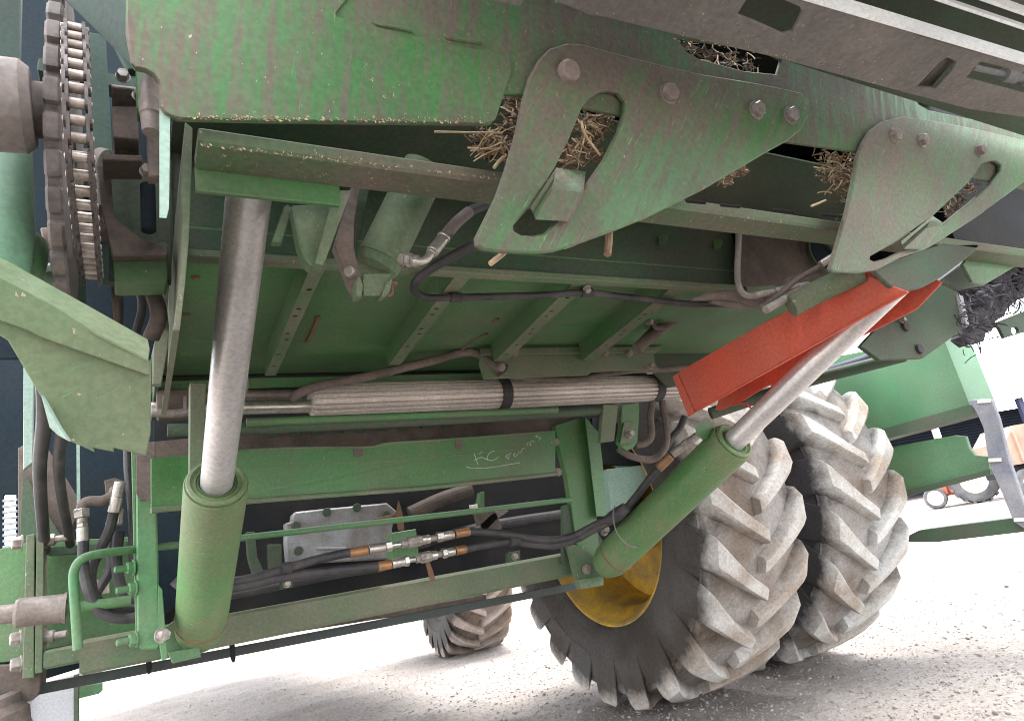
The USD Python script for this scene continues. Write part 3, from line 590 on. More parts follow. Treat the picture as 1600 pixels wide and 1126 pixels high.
# right side: tank, battery box, ladder
XS = 3.8
def prism_px(front, plane, vec):
    P = [on(a, b, plane) for a, b in front]; return hull(P + [p + np.array(vec) for p in P])
part(combine, 'side_tank', prism_px([(1473, 525), (1516, 634), (1300, 694), (1290, 560)], ('x', XS), (.26, 0, 0)), MAT['tank'])
part(combine, 'tank_edge', prism_px([(1514, 632), (1522, 636), (1522, 648), (1300, 708), (1300, 692)], ('x', XS - .01), (.2, 0, 0)), MAT['dim'])
part(combine, 'battery_box', plate([(1424, 692), (1490, 680), (1508, 682), (1514, 700), (1523, 711), (1543, 713), (1546, 736), (1425, 766), (1330, 792), (1330, 712)], ('x', XS + .02), .03, bev=.004), MAT['tank'])
part(combine, 'box_edge', plate([(1330, 788), (1425, 763), (1546, 733), (1547, 741), (1425, 773), (1330, 800)], ('x', XS), .06), MAT['dim'])
part(combine, 'tank_bracket', plate([(1345, 540), (1400, 480), (1469, 442), (1500, 458), (1513, 505), (1485, 529), (1443, 559), (1376, 562)], ('y', 1.15), .015), MAT['dim'])
for p in ((1412, 511, 12), (1434, 546, 12)): part(combine, 'rubber_mount', cyl(onY(p[0], p[1], 1.152), onY(p[0], p[1], 1.152) - [0, .012, 0], .0165), MAT['rubberband'])
part(combine, 'mount_bolt', bolt(onY(1409, 500, 1.14), (0, -1, 0), .008, h=.012), MAT['zinc'])
part(combine, 'bracket_edge', plate([(1498, 460), (1505, 462), (1515, 508), (1509, 512)], ('y', 1.14), .02), MAT['lilac'])
part(combine, 'long_tube', tube([onY(1110, 646, 1.75), onY(1265, 594, 1.55), onY(1412, 556, 1.35)], .022, seg=14, smooth=False), MAT['dim'])
part(combine, 'long_tube', tube([onY(1240, 600, 1.9), onY(1350, 566, 1.7), onY(1400, 545, 1.5)], .03, seg=14, smooth=False), MAT['shed'])
part(combine, 'tab', plate([(1553, 505), (1600, 486), (1650, 480), (1650, 512), (1602, 518), (1570, 528), (1562, 512)], ('y', 1.2), .012, holes=[circle_px(1586, 516, 6)]), MAT['dim'])
lad = sub(combine, 'access_ladder', 'grey boarding ladder beside the outer wheel')
def railp(off): return [(x_ + off, y_) for x_, y_ in [(1513, 626), (1520, 624), (1549, 625), (1560, 654), (1575, 715), (1600, 787), (1612, 822), (1600, 826), (1583, 814), (1565, 770), (1545, 724), (1536, 668), (1526, 645)]]
part(lad, 'side_rail', plate(railp(0), ('x', 3.78), .03, bev=.004), MAT['greyplate'])
part(lad, 'side_rail', plate([(q[0] + 150, q[1] - 20) for q in railp(0)], ('x', 3.78), .03, bev=.004), MAT['greyplate'])
def ladder_tread(px):
    p = [onX(a, b, 3.8) for a, b in px]; return hull(p + [q + np.array([.10, 0, 0]) for q in p])
part(lad, 'tread', ladder_tread([(1420, 836), (1436, 828), (1583, 809), (1604, 822), (1604, 830), (1467, 846), (1420, 846)]), MAT['dim'])
for q in ((1552, 719), (1535, 627), (1592, 812)): part(lad, 'reflector', plate([(q[0] - 8, q[1] - 3), (q[0] + 12, q[1] - 4), (q[0] + 13, q[1] + 2), (q[0] - 8, q[1] + 3)], ('x', 3.775), .004), MAT['white'])

# ------------------------------------------------------------------ feeder house
fh = thing('feeder_house', 'raised green feeder house with ribbed floor seen from below', 'feeder house', (.9, 1.2, .5))
ZF, ZR = .644, .585
XL, XR = .066, 2.2
part(fh, 'floor', [box((XL, 1.18, ZF), (XR, 1.875, ZF + .004), .001), box((XL, 1.878, ZF + .006), (XR, 2.07, ZF + .010), .001)], MAT['floor'])
part(fh, 'housing', [box((XL, .80, 1.12), (XR, 2.3, 1.13), .002), box((XL, 2.07, .65), (XR, 2.09, 1.12), .002), box((XR, .95, .62), (XR + .01, 2.3, 1.13), .002)], MAT['dark'])
part(fh, 'side_wall', box((XL - .012, 1.16, .575), (XL, 2.3, 1.13), .002), MAT['dim'])
part(fh, 'rear_flange', plate([(240, 596), (400, 590), (600, 586), (768, 582), (768, 597), (600, 600), (400, 606), (240, 612)], ('y', 2.0), .004), MAT['floor'])
# front channel and its lip
part(fh, 'front_channel', [box((XL, 1.181, ZR), (1.5, 1.189, .80), .001), box((XL, .88, .80), (XR, 1.189, .806), .001)], MAT['dim'])
part(fh, 'channel_lip', box((XL, 1.162, ZR - .005), (1.46, 1.189, ZR + .010), .002), MAT['dusty'])
ribs = []
for near_, far_ in (((487, 508, 413), (414, 433, 587)), ((733, 757, 408), (607, 627, 570)), ((925, 950, 420), (798, 820, 546)), ((1085, 1108, 428), (944, 966, 543))):
    a0, a1 = onZ(near_[0], near_[2], ZR), onZ(near_[1], near_[2], ZR); b0, b1 = onZ(far_[0], far_[2], ZR), onZ(far_[1], far_[2], ZR)
    xa, wa = (a0[0] + b0[0]) / 2, ((a1 - a0)[0] + (b1 - b0)[0]) / 2
    y0, y1 = 1.189, max(1.78, (b0[1] + b1[1]) / 2)
    hs = []
    poly = Polygon([(a0[0], y0), (a0[0] + wa, y0), (b0[0] + wa, y1), (b0[0], y1)])
    for fy in (.15, .30, .36, .52, .58, .74, .88):
        yy = y0 + fy * (y1 - y0); xx = a0[0] + (b0[0] - a0[0]) * fy + wa * (.42 + .16 * (int(fy * 100) % 2)); poly = poly.difference(Point(xx, yy).buffer(.006, 5))
    m = extrude(poly, .004, .0008); m = trimesh.Trimesh(m.vertices + [0, 0, ZR], m.faces, process=False)
    web = hull([(x_ + dx, y_, z_) for (x_, y_) in ((a0[0], y0), (b0[0], y1)) for dx in (0, .004) for z_ in (ZR + .001, ZF)])
    back = hull([(x_ + wa - dx, y_, z_) for (x_, y_) in ((a0[0], y0), (b0[0], y1)) for dx in (0, .004) for z_ in (ZR + .001, ZF)])
    rb = part(fh, 'floor_rib', [web, back], MAT['floor']); part(rb, 'flange', m, MAT['dusty'])
    part(rb, 'inner_face', hull([(x_ + .006, y_, z_) for (x_, y_) in ((a0[0], y0), (b0[0], y1)) for z_ in (ZR + .006, ZF)] + [(x_ + wa - .006, y_, z_) for (x_, y_) in ((a0[0], y0), (b0[0], y1)) for z_ in (ZR + .006,)]), MAT['dark'])
# weld beads, rust scars, seam
for px, mt in (([(497, 493), (490, 512), (479, 534)], 'rust'), ([(770, 503), (778, 497)], 'rust'), ([(300, 433), (312, 432)], 'rust'), ([(287, 491), (297, 490)], 'rust'), ([(760, 520), (735, 535), (715, 550)], 'brown')):
    part(fh, 'rust_scar', tube([onZ(*p, ZF - .001) for p in px], .006, seg=6), MAT[mt])
cbp = [(752, 545), (900, 543), (1036, 542), (1022, 553), (1024, 567), (1030, 576), (925, 581), (918, 586), (756, 592), (749, 570)]
cb = part(fh, 'cross_bracket', plate(cbp, ('y', 1.8), .006), MAT['dusty'])
part(cb, 'bracket_lip', plate([(752, 544), (1036, 541), (1026, 550), (752, 554)], ('y', 1.782), .012), MAT['dusty'])
for p in ((804, 551), (946, 551), (983, 552), (783, 574), (1016, 572)): part(cb, 'bolt', bolt(onY(*p, 1.778), (0, -1, 0), .011, h=.014), MAT['boltdirt'])
# front cross member: box beam
BY0, BY1 = .80, .865
bz = onY(540, 254, BY0)[2]
top = onY(540, 231, BY0)[2]
part(fh, 'cross_member', box((XL + .012, BY0, bz), (2.6, BY1, top), .004), MAT['member'])
part(fh, 'member_flange', box((XL + .012, BY1 - .004, bz - .032), (.272, BY1 + .006, bz + .01), .002), MAT['floor'])
for px in ((1086, 315), (1140, 321), (1224, 329), (1299, 336)):
    part(fh, 'slot', plate([(px[0] - 16, px[1] - 2), (px[0] + 18, px[1] + 1), (px[0] + 16, px[1] + 5), (px[0] - 14, px[1] + 2)], ('z', bz - .002), .002, bev=.0004), MAT['dark'])
# the dark recess behind the member on the right
part(fh, 'inner_plate', plate([(1152, 345), (1360, 345), (1345, 425), (1290, 440), (1166, 446), (1152, 430)], ('y', 1.15), .01), MAT['brown'])
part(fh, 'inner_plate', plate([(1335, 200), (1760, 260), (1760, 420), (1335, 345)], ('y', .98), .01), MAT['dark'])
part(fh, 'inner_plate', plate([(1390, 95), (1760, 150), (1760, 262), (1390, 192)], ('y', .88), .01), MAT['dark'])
part(fh, 'side_plate', plate([(1010, 440), (1165, 445), (1330, 415), (1330, 470), (1120, 590), (1045, 605), (1015, 575)], ('y', 1.9), .01), MAT['dim'])
a = onY(1285, 395, 1.125); part(fh, 'opening_rim', trimesh.Trimesh(*(lambda m: (m.vertices, m.faces))(lathe(a, a + [0, .03, 0], [(0, .05), (0, .058), (.012, .058), (.012, .05), (0, .05)], 24)), process=False), MAT['dim'])
part(fh, 'opening', cyl(onY(1285, 395, 1.134), onY(1285, 395, 1.134) + [0, .004, 0], .049), MAT['navy'])
for p in ((1036, 371), (1122, 378)): part(fh, 'small_tab', hullpx((circle_px(p[0], p[1], 8, 5), ('y', 1.178)), ([(p[0] - 5, p[1] + 12), (p[0] + 3, p[1] + 10)], ('y', 1.165))), MAT['floor'])
# side strips at the left
part(fh, 'edge_plate', hullpx(([(249, 168), (266, 184), (264, 325), (260, 341), (249, 340)], ('y', .76)), ([(250, 172), (266, 186), (264, 325), (252, 336)], ('y', .79))), MAT['pale'])
def extr(px, pl, dy, bev=0): P = [on(a, b, pl) for a, b in px]; return P
ep = plate([(289, 190), (301, 200), (299, 280), (295, 373), (289, 445), (281, 516), (270, 516), (283, 419), (286, 333), (282, 300)], ('y', .88), .42, bev=.001)
part(fh, 'edge_plate', ep, MAT['dusty'])
part(fh, 'edge_plate', plate([(243, 505), (266, 500), (262, 545), (252, 600), (238, 600)], ('y', 1.5), .02), MAT['dusty'])
# hangers under the member
part(fh, 'hanger_lug', [plate([(456, 320), (501, 318), (512, 300), (549, 297), (508, 408), (504, 414), (486, 414), (476, 402), (468, 380)], ('y', .905), .03, r=.003, bev=.003),
                        hullpx(([(523, 298), (549, 297), (508, 408), (504, 414), (492, 412)], ('y', .885)), ([(523, 298), (549, 297), (508, 408), (492, 412)], ('y', .91)))], MAT['dusty'])
part(fh, 'hanger_lug', plate([(444, 322), (450, 319), (458, 325), (441, 378), (424, 378)], ('y', .93), .015, r=.002), MAT['dusty'])
part(fh, 'tilt_mount', plate([(550, 290), (564, 290), (554, 345), (553, 384), (560, 420), (572, 440), (569, 462), (556, 462), (545, 440), (523, 384)], ('y', .955), .02), MAT['hosebrown'])
part(fh, 'tilt_mount', plate([(562, 290), (578, 292), (564, 365), (554, 384), (553, 345)], ('y', .985), .02), MAT['dim'])

# front plate, leaning
FP = (np.array([.5, .75, .6]), np.array([0, 1.0, .18]))
left_edge = [(197, -60), (197, 0), (196, 48), (204, 96), (211, 106), (226, 109), (240, 117), (248, 127), (249, 165), (256, 176), (266, 182), (280, 186)]
edge_wear = [(420, 189), (560, 191), (700, 193), (766, 194), (775, 186), (785, 146), (817, 148)]
rest = [(1000, 186), (1228, 221), (1340, 237), (1620, 300), (1760, 330), (1760, 190), (1600, 150), (1200, 40), (900, -60)]
h1 = [(1057, 58), (1073, 80), (1094, 92), (1164, 111), (1215, 116), (1222, 92), (1190, 76)]
h2 = [(1420, 140), (1436, 163), (1452, 172), (1513, 185), (1600, 200), (1600, 176), (1510, 152)]
front = part(fh, 'front_plate', plate(left_edge + edge_wear + rest, FP, .010, holes=[h1, h2], bev=.002), MAT['face'])
for px in ([(584, 33), (590, 38), (612, 42), (641, 48)], [(694, 53), (699, 59), (722, 63), (750, 67)]):
    part(front, 'weld_bead', tube([on(*p, shift(FP, -.001)) for p in px], .0032, seg=8), MAT['face'])
part(front, 'doubler_plate', plate([(197, -60), (560, -60), (545, -5), (525, 20), (526, 25), (640, 55), (770, 82), (795, 90), (800, 110), (775, 186), (764, 192), (420, 187), (300, 184), (282, 184), (268, 180), (258, 174), (251, 163), (250, 126), (241, 115), (227, 107), (212, 104), (206, 95), (199, 48)], shift(FP, -.0028), .0030, bev=.001), MAT['face'])
E0 = on(197, -60, FP); E1 = on(208, 106, FP)
RET = (E0, np.array([-.62, .78, .1]))
part(fh, 'return_flange', plate([(60, -60), (198, -60), (197, 48), (208, 106), (100, 0)], through(E0, E1, E0 + [-.35, .5, .12]), .006), MAT['deep'])
# brackets bolted on (lobes)
lobe1 = [(844, 91), (860, 75), (887, 67), (908, 68), (953, 80), (1015, 96), (1095, 115), (1180, 129), (1220, 137), (1255, 145), (1267, 160), (1264, 181), (1252, 203), (1233, 219), (1200, 237), (1100, 296), (1009, 341), (961, 360), (900, 382), (868, 392), (844, 395), (780, 393), (755, 389), (746, 383), (744, 371), (776, 307), (796, 250), (809, 200), (817, 160), (828, 120)]
slot1 = [(951, 141), (938, 143), (922, 153), (911, 166), (889, 219), (868, 261), (828, 323), (803, 352), (804, 360), (815, 367), (833, 368), (852, 364), (867, 348), (890, 322), (913, 293), (945, 248), (967, 203), (976, 173), (977, 157), (967, 144)]
LP = shift(FP, -.014)
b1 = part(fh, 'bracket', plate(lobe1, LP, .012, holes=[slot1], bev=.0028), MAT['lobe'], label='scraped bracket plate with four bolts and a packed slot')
nf = -normal(FP)
for p, r_, mt in (((886, 114), .0165, 'boltdirt'), ((1044, 147), .0165, 'boltdirt'), ((1181, 173), .0158, 'zinc'), ((1234, 181), .0158, 'zinc')):
    part(b1, 'bolt', (bolt(on(*p, LP), nf, r_, h=.014) if p[0] > 900 else [lathe(on(*p, LP), on(*p, LP) + nf, [(0, .019), (.010, .0185), (.015, .0145), (.016, 0)], 14)]), MAT[mt])
part(b1, 'latch_block', hullpx(([(863, 297), (912, 300), (891, 346), (837, 343)], shift(LP, -.018)), ([(869, 262), (915, 268), (896, 330), (829, 324)], shift(LP, .03))), MAT['lobe'])
lobe2 = [(1351, 219), (1361, 203), (1380, 189), (1412, 181), (1447, 186), (1521, 200), (1600, 218), (1690, 240), (1700, 250), (1690, 262), (1600, 285), (1527, 339), (1465, 379), (1447, 389), (1407, 403), (1372, 421), (1345, 426), (1303, 424), (1298, 419), (1325, 328), (1335, 280), (1342, 240)]
slot2 = [(1556, 251), (1545, 252), (1535, 256), (1516, 283), (1460, 336), (1404, 376), (1361, 400), (1360, 405), (1367, 408), (1388, 402), (1412, 390), (1444, 374), (1473, 351), (1518, 315), (1548, 288), (1564, 267), (1564, 257)]
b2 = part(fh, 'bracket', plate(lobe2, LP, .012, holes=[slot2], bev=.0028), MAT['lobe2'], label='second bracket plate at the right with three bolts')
for p, r_, mt in (((1397, 212), .0150, 'zinc'), ((1440, 220), .0145, 'zinc'), ((1529, 236), .0140, 'boltdirt')):
    part(b2, 'bolt', bolt(on(*p, LP), nf, r_, h=.014), MAT[mt])
part(b2, 'latch_block', hullpx(([(1448, 356), (1471, 352), (1444, 389), (1412, 389)], shift(LP, -.014)), ([(1447, 347), (1457, 337), (1477, 350), (1440, 376), (1408, 377)], shift(LP, .03))), MAT['lobe2'])
# rounded lug and brackets behind the second bracket
part(fh, 'rounded_lug', plate([(1362, 420), (1467, 382), (1530, 382), (1524, 392), (1510, 404), (1470, 434), (1442, 449), (1416, 455), (1392, 447), (1376, 432)], ('y', .80), .012, bev=.003), MAT['dim'])
part(fh, 'outer_bracket', plate([(1525, 384), (1640, 398), (1640, 385), (1600, 408), (1572, 425), (1540, 444), (1520, 440), (1505, 412)], ('y', .86), .01, holes=[circle_px(1586, 400, 4, 6)]), MAT['lobe2'])
part(fh, 'outer_bracket', plate([(1468, 440), (1515, 404), (1560, 408), (1540, 445), (1500, 452)], ('y', .92), .01), MAT['dim'])
part(fh, 'right_arm', tube([onY(1235, 478, .98), onY(1285, 452, .93), onY(1345, 425, .86)], .028, seg=20, smooth=False), MAT['dusty'])

# ------------------------------------------------------------------ header edge above
hd = thing('harvest_header', 'dusty header frame edge with slotted bottom and bright front sheet', 'header', (1.0, .5, .7))
HZ = .70
bot = [(690, -20), (757, 0), (814, 11), (818, 0), (860, 1), (883, 9), (921, 25), (940, 27), (1057, 55), (1200, 88), (1308, 117), (1420, 147), (1513, 171), (1600, 184), (1720, 218), (1720, 130), (1600, 99), (1526, 81), (1446, 59), (1367, 29), (1257, -2), (1210, -20)]
hole1 = [(1167, 0), (1152, 24), (1180, 35), (1223, 54), (1238, 50), (1253, 20), (1250, 12), (1212, -4), (1180, -12)]
hole2 = [(1431, 138), (1470, 97), (1480, 91), (1494, 97), (1486, 112), (1462, 139)]
hole3 = [(1509, 123), (1532, 97), (1600, 114), (1680, 136), (1680, 170), (1600, 147)]
part(hd, 'bottom_plate', plate(bot, ('z', HZ), .006, holes=[hole1, hole2, hole3], bev=.0015), MAT['dirt'])
part(hd, 'inner_box', [box((.30, -.05, HZ + .13), (5.0, .655, HZ + .14)), ], MAT['dim'])
part(hd, 'slot_tongue', plate([(1436, 134), (1475, 90), (1492, 94), (1456, 136)], ('z', HZ + .02), .004), MAT['dirt'])
part(hd, 'inner_shaft', lathe(onZ(1520, 105, HZ + .06), onZ(1640, 132, HZ + .06), [(0, .006), (.1, .006), (.1, .014), (.14, .014), (.14, .008), (.17, .008), (.17, .013), (.2, .013)], 16), MAT['lilac'])
part(hd, 'platform', [box((-5.0, -2.6, HZ + .12), (1.2, .22, HZ + .16), .01), box((-5.0, -2.62, HZ - .10), (1.2, -2.5, HZ + .2), .01)], MAT['dim'])
# front sheet rising from the near edge of the bottom plate
A = onZ(1257, -2, HZ); B = onZ(1600, 99, HZ)
A, B = A + (A - B) * 1.2, B + (B - A) * .8
def sheet(h0, h1, d0, d1, t=.006):
    n = np.array([0, -1.0, 0])
    return hull([p + n * (d0 + (d1 - d0) * k) + np.array([0, tt, h0 + (h1 - h0) * k]) for p in (A, B) for k in (0, 1) for tt in (0, t)])
part(hd, 'front_sheet', sheet(-.002, .045, .004, -.012), MAT['header'])
part(hd, 'front_sheet', sheet(.05, .10, .03, .004), MAT['header'])
part(hd, 'front_sheet', sheet(.105, .135, .02, .016), MAT['header'])
part(hd, 'upper_panel', sheet(.136, .6, -.05, -.1), MAT['shed'])
for k in range(3):
    q = B * (.62 + .06 * k) + A * (.38 - .06 * k) + np.array([0, -.0, .13]); part(hd, 'upright', beam(q, q + np.array([0, 0.02, .3]), .006, .006, up=(0, 1, 0)), MAT['lilac'])

# ------------------------------------------------------------------ lift cylinders
def lift_cylinder(base, top, t_gland, label, r_b=.0645, r_r=.0325):
    base, top = np.array(base), np.array(top); L = np.linalg.norm(top - base); d = (top - base) / L; g = base + d * (t_gland * L)
    t = thing('lift_cylinder', label, 'hydraulic cylinder', base, 'lift cylinders')
    lb = t_gland * L
    part(t, 'barrel', lathe(base, top, [(-.05, 0), (-.045, .03), (-.02, .052), (.015, r_b - .002), (.05, r_b), (lb - .004, r_b), (lb, r_b - .002), (lb, .02)], 56), MAT['cyl'])
    part(t, 'weld_ring', lathe(base, top, [(.060, r_b), (.062, r_b + .0022), (.0655, r_b + .0022), (.0675, r_b)], 56), MAT['rust'])
    part(t, 'gland', lathe(base, top, [(lb - .002, r_b - .002), (lb - .002, r_b - .006), (lb + .002, r_b - .007), (lb + .006, r_b - .004), (lb + .010, r_b - .006), (lb + .012, r_b - .012), (lb + .006, .047), (lb + .006, .041), (lb - .01, .0385), (lb - .012, r_r)], 56), MAT['cyl'])
    part(t, 'wiper', lathe(base, top, [(lb - .008, .040), (lb + .004, .0395), (lb + .008, .037), (lb + .003, r_r + .0008)], 48), MAT['panel'])
    part(t, 'rod', lathe(base, top, [(lb - .03, r_r), (L, r_r), (L + .004, r_r - .004), (L + .004, 0)], 64), MAT['chrome'], smooth=60)
    return t, base, d, lb
LB, LT = onX(313, 985, .157), onX(392, 280, .157)
Lc = onX(340, 768, .157); tg = np.dot(Lc - LB, LT - LB) / np.dot(LT - LB, LT - LB)
c1, *_ = lift_cylinder(LB, LT, tg, 'left lift cylinder with long chrome rod, near the hanger post')
RB, RT = onX(950, 878, 1.49), onX(1402, 443, 1.60)
Rc_ = onX(1145, 697, 1.535); tg2 = np.dot(Rc_ - RB, RT - RB) / np.dot(RT - RB, RT - RB)
c2, rbase, rd, rlb = lift_cylinder(RB, RT, tg2, 'right lift cylinder slanting in front of the big tyres, beside the red channel')
part(c2, 'port_block', [hullpx((circle_px(1101, 672, 15, 15, 8, .2), ('y', RB[1] - .62)), (circle_px(1101, 672, 13, 13, 8, .2), ('y', RB[1] - .60)))], MAT['panel'])
part(c2, 'base_clevis', [plate([(886, 852), (898, 850), (925, 866), (935, 890), (936, 912), (910, 915), (899, 900), (892, 870)], ('y', 2.14), .02, r=.003), plate([(903, 905), (944, 898), (943, 914), (908, 920)], ('y', 2.12), .03)], MAT['dusty'])
part(c2, 'base_pin', [cyl(onY(915, 889, 2.135), onY(915, 889, 2.135) - [0, .012, 0], .018), cyl(onY(915, 889, 2.12), onY(915, 889, 2.12) - [0, .008, 0], .009)], MAT['boltdirt'])
part(c2, 'grease_bolt', bolt(onY(943, 830, 2.05), (0, -1, .3), .014, h=.025), MAT['zinc'])
part(c1, 'port_elbow', tube([onY(272, 918, 2.02), onY(282, 908, 2.02), onY(292, 895, 2.04)], .016), MAT['hosegrey'])

# ------------------------------------------------------------------ red safety stop
ss = thing('safety_stop', 'red steel safety channel stowed beside the right lift cylinder rod', 'safety stop', onX(1070, 620, 1.5))
nfl = plate([(1051, 588), (1066, 577), (1190, 506), (1345, 424), (1392, 446), (1420, 456), (1240, 558), (1076, 650)], ('x', 1.50), .006, bev=.0015)
part(ss, 'near_flange', nfl, MAT['red'])
part(ss, 'end_lip', plate([(1050, 588), (1058, 583), (1085, 644), (1075, 651)], ('x', 1.494), .006), MAT['red'])
part(ss, 'bottom_lip', tube([onX(*p, 1.497) for p in ((1076, 649), (1240, 557), (1418, 456))], .0032, seg=8, smooth=False), MAT['red'])
part(ss, 'far_flange', plate([(1117, 640), (1122, 625), (1240, 548), (1380, 450), (1462, 436), (1471, 442), (1432, 483), (1345, 526), (1211, 603), (1205, 607), (1203, 601), (1193, 606), (1160, 626), (1125, 641)], ('x', 1.72), .006), MAT['red'])
part(ss, 'web', hull([onX(a, b, 1.506) for a, b in ((1066, 577), (1345, 424))] + [onX(a, b, 1.506) + [.2, 0, .0] for a, b in ((1066, 577), (1345, 424))] + [onX(a, b, 1.506) + [.2, 0, .006] for a, b in ((1066, 577), (1345, 424))]), MAT['red'])
part(ss, 'catch_wire', tube([onX(1145, 632, 1.70), onX(1162, 630, 1.70), onX(1172, 636, 1.70), onX(1180, 644, 1.70)], .0035, seg=8), MAT['red'])

# ------------------------------------------------------------------ tilt cylinder
tc = thing('tilt_cylinder', 'short dusty green cylinder with clevis and pin under the cross member', 'hydraulic cylinder', onY(600, 400, .95))
a, b = onY(664, 262, .925), onY(587, 420, .985); L = np.linalg.norm(b - a); q = L
part(tc, 'barrel', lathe(a, b, [(0, .038), (q * .86, .038), (q * .865, .0395), (q * .90, .0395), (q * .905, .038), (q * .98, .036), (q * 1.03, .028), (q * 1.05, 0)], 44), MAT['dusty'])
part(tc, 'clevis_eye', hullpx(([(568, 428), (611, 428), (604, 442), (594, 462), (568, 462), (571, 448)], ('y', .935)), ([(570, 428), (609, 428), (594, 462), (570, 462)], ('y', .965))), MAT['dusty'])
part(tc, 'clevis_fork', plate([(556, 438), (562, 430), (568, 446), (565, 463), (556, 463)], ('y', .925), .02), MAT['dusty'])
part(tc, 'clevis_fork', plate([(604, 440), (614, 433), (610, 455), (600, 463), (596, 462)], ('y', .93), .02), MAT['dusty'])
part(tc, 'pin', cyl(onY(549, 428, .95), onY(549, 428, .95) + [-.008, -.012, .0], .0085), MAT['zinc'])
part(tc, 'cotter', [tube([onY(603, 443, .95), onY(620, 443, .95)], .004, seg=8), tube([onY(612, 445, .95), onY(612, 458, .95), onY(605, 462, .95)], .003, seg=8)], MAT['rust'])

# ------------------------------------------------------------------ fluted drive shaft
ds = thing('drive_shaft', 'fluted aluminium drive shaft lying across under the feeder floor', 'drive shaft', onY(760, 618, 2.0))
YS = 2.0
a, b = onY(484, 626, YS), onY(1085, 604, YS); d = (b - a) / np.linalg.norm(b - a); u, v, _ = frame(d)
nfl = 19; ang = np.linspace(0, 2 * np.pi, nfl * 16, endpoint=False); rr = .0520 - .0085 * np.clip(np.cos(ang * nfl) * 2.2 - .9, 0, 1) ** .6
V = []
for t, s in ((0, .80), (.006, .97), (.012, 1), (np.linalg.norm(b - a), 1)): V.append(a + d * t + (rr * s)[:, None] * (np.cos(ang)[:, None] * u + np.sin(ang)[:, None] * v))
n = len(ang); i = np.arange(n); j = (i + 1) % n; F = []
for k in range(3): F += [np.stack([i + k * n, j + k * n, j + (k + 1) * n], 1), np.stack([i + k * n, j + (k + 1) * n, i + (k + 1) * n], 1)]
V = np.vstack(V + [a[None]]); F.append(np.stack([j, i, np.full(n, len(V) - 1)], 1))
part(ds, 'fluted_tube', trimesh.Trimesh(V, np.vstack(F), process=False), MAT['alu'], smooth=25)
part(ds, 'inner_rod', tube([onY(236, 640, YS), onY(488, 634, YS)], .0205, seg=20), MAT['steel'])
part(ds, 'inner_rod', tube([onY(300, 618, YS + .03), onY(470, 616, YS + .03)], .016, seg=16), MAT['shaft'])
part(ds, 'end_block', [box(onY(246, 650, 1.97), onY(298, 612, 1.97) + [0, .06, .01], .004)], MAT['brown'])
for px in (256, 289): part(ds, 'end_rib', beam(onY(px, 642, 1.955), onY(px, 618, 1.955), .007, .012, up=(0, 1, 0)), MAT['shaft'])
part(ds, 'end_bead', tube([onY(246, 645, 1.96), onY(272, 646, 1.96), onY(298, 642, 1.96)], .012), MAT['shaft'])
for px in ((783, 615), (1021, 606)):
    p = onY(*px, YS) ; w = .019
    part(ds, 'strap', lathe(p - d * w, p + d, [(0, .050), (0, .0565), (2 * w, .0565), (2 * w, .050)], 40), MAT['rubberband'])

# ------------------------------------------------------------------ sprocket and chain at the left
sp = thing('drive_sprocket', 'rusty brown toothed sprocket seen edge-on at the upper left', 'sprocket', (-.09, 1.1, .6))
SX = -.078; sc_ = np.array([SX, 1.04, .655]); SR = .24
def sprocket(R, nt, x0, x1):
    pts = []
    for k in range(nt):
        for f_, r_ in ((-.40, R - .010), (-.34, R - .002), (-.2, R), (.2, R), (.34, R - .002), (.40, R - .010)):
            a_ = 2 * np.pi * (k + f_) / nt; pts.append((r_ * math.cos(a_), r_ * math.sin(a_)))
    poly = Polygon(pts).difference(Point(0, 0).buffer(.04))
    m = extrude(poly, x1 - x0, .003); v = m.vertices
    return trimesh.Trimesh(np.c_[v[:, 2] + x0, v[:, 0], v[:, 1]] + [0, sc_[1], sc_[2]], m.faces, process=False)
m = sprocket(SR, 34, SX - .009, SX + .009); m.fix_normals()
part(sp, 'toothed_disc', m, MAT['sprocket'])
part(sp, 'hub', cyl(onY(-10, 166, .86), onY(80, 174, .86), .034), MAT['hosegrey'])
part(sp, 'hub_cap', lathe(onY(-60, 158, .84), onY(40, 168, .84), [(0, 0), (0, .045), (.01, .054), (.058, .054), (.068, .046), (.068, 0)], 36), MAT['hosegrey'])
rc = thing('roller_chain', 'steel roller chain hanging beside the rusty sprocket', 'chain', onY(125, 250, .9))
path = spline([onY(117, 44, .80), onY(119, 120, .765), onY(122, 190, .765), onY(126, 260, .785), onY(132, 330, .84), onY(138, 390, .92), onY(144, 440, 1.04)], 30)
sl = np.r_[0, np.cumsum(np.linalg.norm(np.diff(path, axis=0), axis=1))]; pitch = .0205
nl = int(sl[-1] / pitch)
pp = np.stack([np.interp(np.arange(nl + 1) * pitch, sl, path[:, k]) for k in range(3)], 1); pp[:, 0] -= 0
xax = np.array([1.0, 0, 0])
for k in range(nl):
    p, q = pp[k], pp[k + 1]; outer = k % 2
    for s in (-1, 1):
        off = .0120 if outer else .0094
        e = np.cross(q - p, xax); e /= np.linalg.norm(e); dd = (q - p) / np.linalg.norm(q - p)
        ang = np.linspace(0, 2 * np.pi, 10, endpoint=False)
        V = [c_ + xax * (s * off + w_) + (.0092) * (math.cos(a_) * e + math.sin(a_) * dd) for c_ in (p, q) for w_ in (-.0018, .0018) for a_ in ang]
        part(rc, 'link_plate', hull(V), MAT['chain'])
    part(rc, 'roller', cyl(p - xax * .0078, p + xax * .0078, .0062, .0006, 14), MAT['roller'])
    part(rc, 'pin', cyl(p - xax * .0150, p + xax * .0150, .0036, .0006, 8), MAT['roller'])

